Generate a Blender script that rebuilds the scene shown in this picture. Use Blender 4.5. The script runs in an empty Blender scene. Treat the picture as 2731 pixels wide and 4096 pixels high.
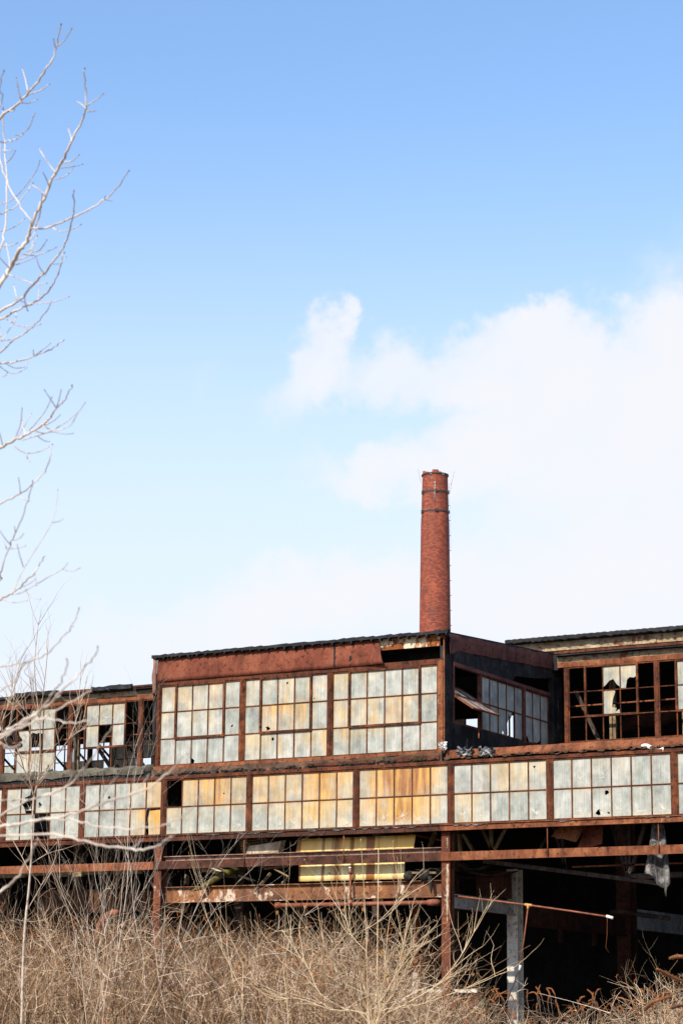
import bpy, math, random
import numpy as np
from mathutils import Vector, Matrix
from mathutils.geometry import tessellate_polygon

scene = bpy.context.scene
COL = scene.collection
RAD = math.radians
W, H = 2731.0, 4096.0

# ------------------------------------------------------------------ camera
CAM = np.array([34.85633, -47.51561, 1.6])
YAW, PIT, ROL, FPX = RAD(29.60459), RAD(13.256), RAD(0.60076), 8713.293
F_ = np.array([-math.sin(YAW) * math.cos(PIT), math.cos(YAW) * math.cos(PIT), math.sin(PIT)])
R0 = np.array([math.cos(YAW), math.sin(YAW), 0.0])
U0 = np.cross(R0, F_)
R_ = R0 * math.cos(ROL) + U0 * math.sin(ROL)
U_ = U0 * math.cos(ROL) - R0 * math.sin(ROL)
cd = bpy.data.cameras.new('camera')
cam = bpy.data.objects.new('camera', cd)
COL.objects.link(cam)
m = Matrix.Identity(4)
for i in range(3):
    m[i][0], m[i][1], m[i][2], m[i][3] = R_[i], U_[i], -F_[i], CAM[i]
cam.matrix_world = m
cd.sensor_fit = 'VERTICAL'
cd.sensor_height = 36.0
cd.sensor_width = 24.0
cd.lens = FPX / H * 36.0
cd.clip_start, cd.clip_end = 0.5, 6000
cd.dof.use_dof = True
cd.dof.focus_distance = 53.0
cd.dof.aperture_fstop = 7.5
scene.camera = cam


def ray(px, py):
    return F_ + R_ * ((px - W / 2) / FPX) + U_ * ((H / 2 - py) / FPX)


def at(p, y=None, x=None, d=None):
    """Photo pixel -> the point where its ray meets a plane of the site (or a distance)."""
    v = ray(*p)
    t = (y - CAM[1]) / v[1] if y is not None else (x - CAM[0]) / v[0] if x is not None else d
    return CAM + v * t


def Zm(ox, oy, s):
    return lambda x, y: (ox + x / s, oy + y / s)


D_ = lambda x, y: (x * 1.7417, y * 1.7417)

# ------------------------------------------------------------------ sky and sun
SUN_EL, SUN_OFF = RAD(38.5), RAD(4.0)
sdir = Vector((-math.sin(SUN_OFF) * math.cos(SUN_EL), -math.cos(SUN_OFF) * math.cos(SUN_EL), math.sin(SUN_EL)))
sl = bpy.data.lights.new('sun', 'SUN')
sl.energy = 4.1
sl.angle = RAD(0.5)
sl.color = (1.0, 0.915, 0.775)
so = bpy.data.objects.new('sun', sl)
so.rotation_euler = sdir.to_track_quat('Z', 'Y').to_euler()
so.location = (0, -60, 60)
COL.objects.link(so)
scene.view_settings.view_transform = 'Standard'
scene.view_settings.look = 'None'
scene.view_settings.exposure = 0.6
scene.view_settings.gamma = 1.0


def build_world():
    w = bpy.data.worlds.new('World')
    scene.world = w
    w.use_nodes = True
    nt = w.node_tree
    N, L = nt.nodes, nt.links
    N.clear()

    def node(t, **k):
        n = N.new(t)
        for a, b in k.items():
            setattr(n, a, b)
        return n

    def mth(op, a, b=None, clamp=False):
        n = node('ShaderNodeMath', operation=op, use_clamp=clamp)
        for i, v in enumerate((a, b)):
            if v is None:
                continue
            if isinstance(v, (int, float)):
                n.inputs[i].default_value = v
            else:
                L.new(v, n.inputs[i])
        return n.outputs[0]

    out = node('ShaderNodeOutputWorld')
    sky = node('ShaderNodeTexSky', sky_type='NISHITA', sun_disc=False, sun_elevation=SUN_EL,
               sun_rotation=math.pi + SUN_OFF, air_density=1.0, dust_density=0.6, ozone_density=1.6)
    tc = node('ShaderNodeTexCoord')
    sp = node('ShaderNodeSeparateXYZ')
    L.new(tc.outputs['Generated'], sp.inputs[0])
    az = mth('ARCTAN2', mth('MULTIPLY', sp.outputs[0], -1.0), sp.outputs[1])
    el = mth('ARCSINE', sp.outputs[2])
    cb = node('ShaderNodeCombineXYZ')
    L.new(az, cb.inputs[0])
    L.new(el, cb.inputs[1])
    # wispy displacement of the cloud coordinates
    P = cb.outputs[0]
    for sc_, amp, det in ((12.0, 0.022, 2.0), (36.0, 0.038, 5.0), (120.0, 0.016, 5.0)):
        nz = node('ShaderNodeTexNoise')
        nz.inputs['Scale'].default_value = sc_
        nz.inputs['Detail'].default_value = det
        nz.inputs['Roughness'].default_value = 0.55
        L.new(cb.outputs[0], nz.inputs['Vector'])
        s1 = node('ShaderNodeVectorMath', operation='SUBTRACT')
        L.new(nz.outputs['Color'], s1.inputs[0])
        s1.inputs[1].default_value = (.5, .5, .5)
        s2 = node('ShaderNodeVectorMath', operation='SCALE')
        L.new(s1.outputs[0], s2.inputs[0])
        s2.inputs['Scale'].default_value = amp
        s3 = node('ShaderNodeVectorMath', operation='ADD')
        L.new(P, s3.inputs[0])
        L.new(s2.outputs[0], s3.inputs[1])
        P = s3.outputs[0]
    blobs = [  # centre and radii of each bank as seen in the photograph (converted to sky angles), density
        (795, 748, 34, 34, .8), (765, 800, 55, 62, .78), (737, 855, 68, 75, .78), (712, 912, 78, 66, .6), (665, 955, 80, 50, .4),
        (911, 812, 58, 50, .6), (945, 868, 110, 70, .65), (850, 880, 85, 55, .5), (1275, 716, 55, 42, .95), (1240, 762, 95, 50, .95),
        (1175, 795, 100, 50, .8), (1105, 850, 135, 65, .8), (1340, 795, 115, 60, .95), (1425, 815, 125, 75, .95), (1548, 740, 75, 70, .95),
        (1620, 820, 150, 120, 1.0), (1470, 940, 270, 130, 1.0), (1250, 890, 200, 90, .95), (1090, 905, 170, 42, .6),
        (905, 1060, 95, 58, .85), (815, 1095, 120, 55, .6), (1062, 1048, 95, 62, .95), (1150, 1040, 125, 72, .95), (985, 1095, 160, 55, .85),
        (1310, 1060, 210, 120, 1.0), (1520, 1110, 260, 210, 1.0), (1000, 1345, 350, 72, .95), (700, 1365, 210, 80, .8), (555, 1410, 110, 60, .95),
        (1320, 1300, 420, 130, .95), (400, 1480, 240, 75, .85), (1900, 1000, 420, 420, 1.0), (2500, 900, 500, 300, .8), (60, 1560, 300, 60, .5),
        (1380, 1420, 600, 100, .8), (495, 870, 26, 40, .22), (1520, 620, 60, 45, .2)]
    dens = None
    for (x, y, rx, ry, k) in blobs:
        v = ray(*D_(x, y))
        v = v / np.linalg.norm(v)
        a0, e0 = math.atan2(-v[0], v[1]), math.asin(v[2])
        s1 = node('ShaderNodeVectorMath', operation='SUBTRACT')
        L.new(P, s1.inputs[0])
        s1.inputs[1].default_value = (a0, e0, 0)
        s2 = node('ShaderNodeVectorMath', operation='MULTIPLY')
        L.new(s1.outputs[0], s2.inputs[0])
        q = 1 / 5003.0
        s2.inputs[1].default_value = (1 / (rx * q), 1 / (ry * q), 0)
        ln = node('ShaderNodeVectorMath', operation='LENGTH')
        L.new(s2.outputs[0], ln.inputs[0])
        mr = node('ShaderNodeMapRange', interpolation_type='SMOOTHSTEP')
        L.new(ln.outputs['Value'], mr.inputs[0])
        mr.inputs[1].default_value = 1.75
        mr.inputs[2].default_value = 0.2
        mr.inputs[3].default_value = 0.0
        mr.inputs[4].default_value = k
        dens = mr.outputs[0] if dens is None else mth('SUBTRACT', mth('ADD', dens, mr.outputs[0]), mth('MULTIPLY', dens, mr.outputs[0]))
    # soft internal texture
    nz = node('ShaderNodeTexNoise')
    nz.inputs['Scale'].default_value = 16
    nz.inputs['Detail'].default_value = 7
    nz.inputs['Roughness'].default_value = 0.55
    L.new(cb.outputs[0], nz.inputs['Vector'])
    tex = mth('ADD', mth('MULTIPLY', nz.outputs['Fac'], 0.9), 0.5, clamp=True)
    dens = mth('MULTIPLY', dens, tex, clamp=True)
    sh = node('ShaderNodeMapRange', interpolation_type='SMOOTHSTEP')
    L.new(dens, sh.inputs[0])
    sh.inputs[1].default_value, sh.inputs[2].default_value = 0.03, 1.12
    sh.inputs[3].default_value, sh.inputs[4].default_value = 0.0, 1.0
    dens = sh.outputs[0]
    # pale air towards the horizon
    hz = node('ShaderNodeMapRange', interpolation_type='SMOOTHERSTEP')
    L.new(el, hz.inputs[0])
    hz.inputs[1].default_value = RAD(26.5)
    hz.inputs[2].default_value = RAD(6)
    hz.inputs[3].default_value = 0.0
    hz.inputs[4].default_value = 0.92
    strength = node('ShaderNodeVectorMath', operation='SCALE')
    L.new(sky.outputs[0], strength.inputs[0])
    strength.inputs['Scale'].default_value = 0.15
    mixh = node('ShaderNodeMix', data_type='RGBA')
    L.new(hz.outputs[0], mixh.inputs[0])
    tint = node('ShaderNodeVectorMath', operation='MULTIPLY')
    L.new(strength.outputs[0], tint.inputs[0])
    tint.inputs[1].default_value = (0.975, 1.065, 1.13)
    L.new(tint.outputs[0], mixh.inputs[6])
    mixh.inputs[7].default_value = (0.555, 0.597, 0.678, 1)
    mixc = node('ShaderNodeMix', data_type='RGBA')
    L.new(dens, mixc.inputs[0])
    L.new(mixh.outputs[2], mixc.inputs[6])
    mixc.inputs[7].default_value = (0.615, 0.62, 0.645, 1)
    bg = node('ShaderNodeBackground')
    L.new(mixc.outputs[2], bg.inputs[0])
    bg.inputs[1].default_value = 1.0
    L.new(bg.outputs[0], out.inputs[0])


build_world()

# ------------------------------------------------------------------ materials
MATS = {}


def new_mat(name):
    mt = bpy.data.materials.new(name)
    mt.use_nodes = True
    MATS[name] = mt
    nt = mt.node_tree
    return mt, nt, nt.nodes['Principled BSDF']


class NT:
    def __init__(s, nt):
        s.nt = nt
        s.tc = nt.nodes.new('ShaderNodeTexCoord')

    def n(s, t, **k):
        x = s.nt.nodes.new(t)
        for a, b in k.items():
            setattr(x, a, b)
        return x

    def link(s, a, b):
        s.nt.links.new(a, b)

    def mapped(s, scale, src=None, loc=(0, 0, 0)):
        mp = s.n('ShaderNodeMapping')
        mp.inputs['Scale'].default_value = scale
        mp.inputs['Location'].default_value = loc
        s.link(src or s.tc.outputs['Object'], mp.inputs[0])
        return mp.outputs[0]

    def noise(s, scale=(1, 1, 1), detail=5, rough=.6, src=None, loc=(0, 0, 0), dist=0):
        z = s.n('ShaderNodeTexNoise')
        z.inputs['Scale'].default_value = 1.0
        z.inputs['Detail'].default_value = detail
        z.inputs['Roughness'].default_value = rough
        z.inputs['Distortion'].default_value = dist
        s.link(s.mapped(scale, src, loc), z.inputs['Vector'])
        return z.outputs['Fac']

    def ramp(s, fac, stops):
        r = s.n('ShaderNodeValToRGB')
        e = r.color_ramp.elements
        while len(e) < len(stops):
            e.new(0.5)
        for i, (p, c) in enumerate(stops):
            e[i].position = p
            e[i].color = (c, c, c, 1) if isinstance(c, (int, float)) else (*c, 1)
        s.link(fac, r.inputs[0])
        return r.outputs[0]

    def mix(s, fac, a, b, mode='MIX'):
        x = s.n('ShaderNodeMix', data_type='RGBA', blend_type=mode)
        for i, v in ((0, fac), (6, a), (7, b)):
            if isinstance(v, (int, float)):
                x.inputs[i].default_value = v
            elif isinstance(v, tuple):
                x.inputs[i].default_value = (*v, 1)
            else:
                s.link(v, x.inputs[i])
        return x.outputs[2]

    def math(s, op, a, b=None, clamp=False):
        x = s.n('ShaderNodeMath', operation=op, use_clamp=clamp)
        for i, v in enumerate((a, b)):
            if v is None:
                continue
            if isinstance(v, (int, float)):
                x.inputs[i].default_value = v
            else:
                s.link(v, x.inputs[i])
        return x.outputs[0]

    def bump(s, bsdf, h, strength=.4, dist=.01):
        b = s.n('ShaderNodeBump')
        b.inputs['Strength'].default_value = strength
        b.inputs['Distance'].default_value = dist
        s.link(h, b.inputs['Height'])
        s.link(b.outputs[0], bsdf.inputs['Normal'])


def rust_mat(name, dark, mid, light, scale=2.0, streak=.5, paint=None, paint_amt=.0, rough=.85):
    mt, nt, b = new_mat(name)
    q = NT(nt)
    if name.startswith('rust_') or name == 'peeled_beam':
        dark, mid, light = [(c_[0] * .93, c_[1] * .84, c_[2] * .70) for c_ in (dark, mid, light)]
    b.inputs['Specular IOR Level'].default_value = .15
    a = q.noise((scale, scale, scale), 8, .65)
    c = q.ramp(a, [(.28, dark), (.48, mid), (.66, light)])
    st = q.noise((scale * 5, scale * 5, scale * .5), 5, .6, loc=(3, 1, 7))
    c = q.mix(q.math('MULTIPLY', q.ramp(st, [(.46, 0.0), (.66, 1.0)]), streak), c, light)
    fine = q.noise((60, 60, 60), 3, .7)
    c = q.mix(.55, c, q.ramp(fine, [(.3, .55), (.7, 1.25)]), 'MULTIPLY')
    sp = q.noise((9, 9, 9), 6, .7, loc=(9, 2, 4))
    c = q.mix(q.math('MULTIPLY', q.ramp(sp, [(.53, 0.0), (.64, 1.0)]), .85), c, tuple(v * .35 for v in dark))
    bs_ = q.noise((1.7, 1.7, .9), 7, .7, loc=(5, 9, 1))
    c = q.mix(q.math('MULTIPLY', q.ramp(bs_, [(.47, 0.0), (.66, 1.0)]), .72), c, tuple(v * .5 for v in dark))
    if paint:
        pn = q.noise((3.2, 3.2, 2.0), 9, .68, loc=(1, 5, 2))
        lo = .62 - paint_amt * .25
        c = q.mix(q.ramp(pn, [(lo, 0.0), (lo + .06, 1.0)]), c, paint)
    q.link(c, b.inputs['Base Color'])
    b.inputs['Roughness'].default_value = rough
    q.bump(b, fine, .35, .006)
    return mt


rust_mat('rust_sheet', (.125, .040, .030), (.185, .058, .041), (.27, .10, .066), 1.1, .5)
rust_mat('rust_steel', (.050, .024, .020), (.095, .036, .026), (.20, .068, .033), 3.0, .35)
rust_mat('rust_frame', (.038, .017, .013), (.085, .030, .019), (.24, .085, .035), 3.0, .4)
rust_mat('rust_orange', (.115, .045, .030), (.20, .070, .038), (.32, .14, .075), 2.2, .6, (.46, .31, .22), -.12)
rust_mat('rust_girder', (.095, .052, .044), (.165, .085, .062), (.33, .15, .065), .55, .35, (.52, .41, .31), .22)
rust_mat('rust_column', (.085, .034, .026), (.145, .052, .036), (.22, .085, .05), 1.6, .5, (.45, .33, .27), .02)
rust_mat('rust_dark', (.040, .024, .022), (.072, .034, .028), (.13, .052, .035), 2.5, .3)
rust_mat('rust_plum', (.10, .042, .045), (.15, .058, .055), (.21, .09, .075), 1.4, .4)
rust_mat('peeled_beam', (.16, .05, .02), (.26, .085, .03), (.36, .15, .05), 1.8, .5, (.56, .48, .34), .62)
rust_mat('beige_strip', (.20, .125, .07), (.34, .25, .15), (.46, .37, .25), 1.6, .55, (.15, .055, .03), .3)
rust_mat('grey_paint', (.36, .34, .31), (.46, .43, .39), (.54, .51, .46), 2.0, .4, (.16, .06, .035), -.12)  # slightly warmed in colour to suggest bounced light
rust_mat('white_paint', (.50, .46, .40), (.66, .61, .53), (.74, .70, .62), 2.0, .3, (.20, .08, .05), -.12)  # warm cast put in for light bounced off ground and brush
rust_mat('tar', (.010, .010, .012), (.018, .018, .021), (.040, .038, .040), 3.0, .3, rough=.7)
rust_mat('tar_roll', (.05, .044, .034), (.10, .088, .066), (.17, .15, .115), 2.6, .2)
rust_mat('shade_black', (.010, .010, .010), (.016, .015, .015), (.028, .025, .023), 1.5, .4)  # near black that stands for the unlit interior
rust_mat('patchy_black', (.010, .009, .009), (.018, .0165, .017), (.05, .043, .04), 2.2, .5, (.16, .14, .13), -.14)  # near black with sparse pale patches
rust_mat('dim_steel', (.035, .024, .020), (.06, .04, .032), (.11, .085, .065), 2.0, .4)  # steel darkened in colour to look dim indoors
rust_mat('old_wood', (.11, .075, .04), (.20, .14, .08), (.32, .25, .15), 2.5, .5)
rust_mat('charred_wood', (.012, .011, .010), (.03, .026, .022), (.075, .062, .048), 4.0, .3)
rust_mat('brown_board', (.045, .022, .014), (.09, .042, .024), (.14, .075, .04), 1.5, .4)
rust_mat('ledge_dirt', (.045, .032, .026), (.10, .062, .045), (.20, .10, .055), 3.5, .2)
rust_mat('sunlit_rust', (.16, .08, .06), (.28, .15, .11), (.40, .25, .19), 2.0, .5)  # paler rust, with the sunlight put into the colour
rust_mat('foil', (.05, .05, .05), (.16, .16, .165), (.45, .45, .45), 7.0, .1, rough=.45)
rust_mat('pale_sheet', (.20, .14, .085), (.42, .33, .22), (.62, .54, .42), 2.0, .5)
rust_mat('moss_log', (.04, .032, .02), (.085, .07, .03), (.17, .16, .025), 3.2, .1)
rust_mat('tar_cloth', (.022, .021, .02), (.075, .07, .066), (.32, .30, .28), 4.0, .6)


def glass_mat():
    mt, nt, b = new_mat('wired_glass')
    q = NT(nt)
    at_ = q.n('ShaderNodeAttribute', attribute_name='pane')
    sp = q.n('ShaderNodeSeparateColor')
    q.link(at_.outputs['Color'], sp.inputs[0])
    rust, rnd, dirt = sp.outputs
    off = q.n('ShaderNodeCombineXYZ')
    q.link(q.math('MULTIPLY', rnd, 53.0), off.inputs[0])
    q.link(q.math('MULTIPLY', rnd, 31.0), off.inputs[2])
    va = q.n('ShaderNodeVectorMath', operation='ADD')
    q.link(q.tc.outputs['Object'], va.inputs[0])
    q.link(off.outputs[0], va.inputs[1])
    P = va.outputs[0]
    cloudy = q.noise((3.5, 3.5, 2.5), 6, .65, P)
    base = q.ramp(cloudy, [(.32, (.27, .275, .25)), (.48, (.41, .415, .375)), (.68, (.57, .56, .505))])
    base = q.mix(rnd, base, q.mix(1.0, base, (.80, .84, .84), 'MULTIPLY'))
    uv = q.n('ShaderNodeSeparateXYZ')
    q.link(q.tc.outputs['UV'], uv.inputs[0])
    st = q.noise((11, 11, .55), 6, .62, P, (4, 2, 9))
    wide = q.noise((3.0, 3.0, 1.1), 5, .65, P, (1, 7, 3))
    across = q.noise((.75, .75, 1.1), 4, .6, None, (2, 4, 6))
    across = q.math('MULTIPLY', q.math('SUBTRACT', across, .5), .75)
    top = q.math('ADD', across, q.math('MULTIPLY', q.math('SUBTRACT', uv.outputs[1], .5), .16))
    s = q.math('ADD', q.math('ADD', q.math('MULTIPLY', st, .75), q.math('MULTIPLY', wide, .45)), top)
    mask = q.math('SUBTRACT', q.math('ADD', s, q.math('MULTIPLY', rust, 0.52)), .735)
    mask = q.math('MULTIPLY', mask, 2.3, clamp=True)
    tone = q.noise((8, 8, .9), 5, .6, P, (8, 8, 1))
    tone = q.math('ADD', tone, q.math('MULTIPLY', q.math('SUBTRACT', rust, .4), .45))
    rc = q.ramp(tone, [(.34, (.62, .50, .32)), (.50, (.68, .46, .16)), (.68, (.70, .36, .05)), (.90, (.34, .12, .03))])
    col = q.mix(q.math('MULTIPLY', mask, .88), base, rc)
    fs = q.noise((34, 34, .9), 4, .65, P, (6, 6, 2))
    col = q.mix(.75, col, q.ramp(fs, [(.28, .70), (.5, 1.0), (.72, 1.2)]), 'MULTIPLY')
    bl = q.noise((1.3, 1.3, 1.6), 4, .6, P, (3, 3, 8))
    col = q.mix(.7, col, q.ramp(bl, [(.3, .66), (.5, 1.0), (.7, 1.15)]), 'MULTIPLY')
    # grime along the edges of each pane
    ex = q.math('ABSOLUTE', q.math('SUBTRACT', uv.outputs[0], .5))
    ey = q.math('ABSOLUTE', q.math('SUBTRACT', uv.outputs[1], .5))
    e = q.math('MAXIMUM', ex, ey)
    en = q.math('ADD', e, q.math('MULTIPLY', q.math('SUBTRACT', q.noise((14, 14, 14), 4, .6, P), .5), .10))
    col = q.mix(q.math('MULTIPLY', q.ramp(en, [(.455, 0.0), (.50, 1.0)]), .65), col, (.34, .20, .10))
    # crumbled, flaking foot of the cracked panes
    fl = q.noise((24, 24, 24), 5, .7, P, (2, 2, 2))
    ff = q.math('MULTIPLY', dirt, q.ramp(q.math('SUBTRACT', fl, q.math('MULTIPLY', uv.outputs[1], .7)), [(.34, 0.0), (.46, 1.0)]))
    col = q.mix(q.math('MULTIPLY', ff, .8), col, (.60, .54, .40))
    vein = q.n('ShaderNodeTexVoronoi', feature='DISTANCE_TO_EDGE')
    q.link(q.mapped((5, 5, 4), P), vein.inputs['Vector'])
    vm = q.math('MULTIPLY', q.ramp(vein.outputs['Distance'], [(.0, 1.0), (.03, 0.0)]), q.ramp(q.noise((2, 2, 2), 2, .5, P), [(.5, 0.0), (.6, .45)]))
    col = q.mix(vm, col, (.22, .17, .12))
    q.link(col, b.inputs['Base Color'])
    b.inputs['Roughness'].default_value = .42
    b.inputs['Specular IOR Level'].default_value = .35
    q.bump(b, q.noise((38, 38, 38), 3, .6, P), .5, .006)
    tr = q.n('ShaderNodeBsdfTranslucent')
    q.link(col, tr.inputs[0])
    ms = q.n('ShaderNodeMixShader')
    ms.inputs[0].default_value = .18
    q.link(b.outputs[0], ms.inputs[1])
    q.link(tr.outputs[0], ms.inputs[2])
    q.link(ms.outputs[0], nt.nodes['Material Output'].inputs[0])


glass_mat()


def simple(name, stops, scale=(5, 5, 5), rough=.85, bump=.3):
    mt, nt, b = new_mat(name)
    q = NT(nt)
    n = q.noise(scale, 6, .65)
    q.link(q.ramp(n, stops), b.inputs['Base Color'])
    b.inputs['Roughness'].default_value = rough
    q.bump(b, q.noise(tuple(v * 6 for v in scale), 3, .6), bump, .01)
    return mt


simple('crack_white', [(.3, (.52, .48, .38)), (.7, (.66, .63, .55))], (20, 20, 20))
simple('bark_pale', [(.36, (.24, .175, .13)), (.50, (.50, .41, .33)), (.68, (.66, .575, .49))], (14, 14, 9))
simple('bark_bough', [(.33, (.36, .28, .22)), (.52, (.58, .49, .41)), (.70, (.70, .62, .54))], (9, 9, 5))
simple('bark_grey', [(.35, (.30, .21, .14)), (.65, (.52, .40, .29))], (9, 9, 4))
simple('bud', [(.3, (.16, .07, .07)), (.7, (.30, .15, .14))])
simple('stem_pale', [(.35, (.48, .33, .18)), (.65, (.68, .54, .36))], (6, 6, 3))
simple('stem_dark', [(.35, (.05, .035, .025)), (.65, (.12, .085, .06))], (6, 6, 3))
simple('dead_leaf', [(.35, (.20, .085, .025)), (.65, (.42, .21, .07))], (6, 6, 6))
simple('seed_spike', [(.35, (.10, .035, .014)), (.55, (.24, .085, .025)), (.72, (.38, .17, .06))], (24, 24, 24), .95, .8)
simple('soil', [(.3, (.09, .06, .04)), (.5, (.17, .12, .075)), (.7, (.26, .19, .12))], (1.2, 1.2, 1.2), .95)
simple('pipe_rust', [(.3, (.10, .028, .014)), (.55, (.21, .060, .026)), (.75, (.32, .11, .05))], (5, 5, 5), .7)
simple('fitting_ochre', [(.3, (.38, .18, .05)), (.7, (.58, .32, .10))], (9, 9, 9))
simple('cap_white', [(.3, (.62, .58, .54)), (.7, (.78, .76, .72))], (9, 9, 9))
simple('cable', [(.3, (.02, .018, .016)), (.7, (.06, .05, .045))], (9, 9, 9))
simple('iron_band', [(.3, (.016, .015, .017)), (.7, (.06, .05, .05))], (3, 3, 3))
simple('floor_dark', [(.3, (.03, .026, .022)), (.7, (.07, .06, .05))], (1, 1, 1))  # floor darkened in colour to deepen the blacks indoors


def brush_mat():
    mt, nt, b = new_mat('dry_brush')
    q = NT(nt)
    a = q.n('ShaderNodeAttribute', attribute_name='tint')
    sp = q.n('ShaderNodeSeparateColor')
    q.link(a.outputs['Color'], sp.inputs[0])
    c = q.ramp(sp.outputs[0], [(.0, (.024, .013, .008)), (.25, (.11, .057, .031)), (.48, (.34, .205, .110)), (.70, (.60, .415, .25)), (.86, (.82, .65, .49)), (.93, (.82, .65, .49)), (.97, (.34, .09, .020))])
    q.link(c, b.inputs['Base Color'])
    b.inputs['Roughness'].default_value = .9
    b.inputs['Specular IOR Level'].default_value = .1


brush_mat()


def brick_mat():
    mt, nt, b = new_mat('red_brick')
    q = NT(nt)
    br = q.n('ShaderNodeTexBrick')
    br.offset = .5
    q.link(q.tc.outputs['UV'], br.inputs['Vector'])
    for k, v in (('Color1', (.20, .034, .016)), ('Color2', (.46, .105, .038)), ('Mortar', (.055, .020, .016))):
        br.inputs[k].default_value = (*v, 1)
    br.inputs['Scale'].default_value = 1.0
    br.inputs['Mortar Size'].default_value = .017
    br.inputs['Mortar Smooth'].default_value = .2
    br.inputs['Bias'].default_value = -.1
    br.inputs['Brick Width'].default_value = .26
    br.inputs['Row Height'].default_value = .105
    big = q.noise((.35, .35, .22), 5, .6)
    c = q.mix(.8, br.outputs['Color'], q.ramp(big, [(.3, (.62, .55, .60)), (.55, (1.0, .95, .9)), (.75, (1.25, 1.3, 1.35))]), 'MULTIPLY')
    sp = q.noise((3.0, 3.0, 7.0), 3, .5, loc=(4, 4, 4))
    c = q.mix(q.ramp(sp, [(.66, 0.0), (.70, .45)]), c, (.42, .21, .13))
    sk = q.noise((.9, .9, .5), 6, .7, loc=(1, 8, 3))
    c = q.mix(q.math('MULTIPLY', q.ramp(sk, [(.55, 0.0), (.68, 1.0)]), .6), c, (.07, .025, .02))
    q.link(c, b.inputs['Base Color'])
    b.inputs['Roughness'].default_value = .8
    q.bump(b, br.outputs['Fac'], -.4, .02)


brick_mat()


def yellow_mat(name, stops):
    mt, nt, b = new_mat(name)
    q = NT(nt)
    n = q.noise((.9, .9, .5), 5, .6)
    c = q.ramp(n, stops)
    st = q.noise((3.1, .3, .06), 3, .5, loc=(2.3, 0, 5))
    c = q.mix(q.ramp(st, [(.52, 0.0), (.60, .95)]), c, (.26, .085, .012))
    st2 = q.noise((9, 9, .3), 4, .6, loc=(7, 0, 5))
    c = q.mix(q.ramp(st2, [(.5, 0.0), (.75, .5)]), c, (.55, .36, .10))
    q.link(c, b.inputs['Base Color'])
    b.inputs['Roughness'].default_value = .5
    tr = q.n('ShaderNodeBsdfTranslucent')
    q.link(c, tr.inputs[0])
    ms = q.n('ShaderNodeMixShader')
    ms.inputs[0].default_value = .08
    q.link(b.outputs[0], ms.inputs[1])
    q.link(tr.outputs[0], ms.inputs[2])
    q.link(ms.outputs[0], nt.nodes['Material Output'].inputs[0])


yellow_mat('yellow_fibreglass', [(.3, (.76, .42, .06)), (.52, (.82, .55, .15)), (.72, (.85, .66, .32))])
yellow_mat('cream_fibreglass', [(.3, (.80, .54, .16)), (.52, (.84, .67, .31)), (.72, (.86, .75, .46))])

# ------------------------------------------------------------------ mesh helpers
rng = random.Random(7)


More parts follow.
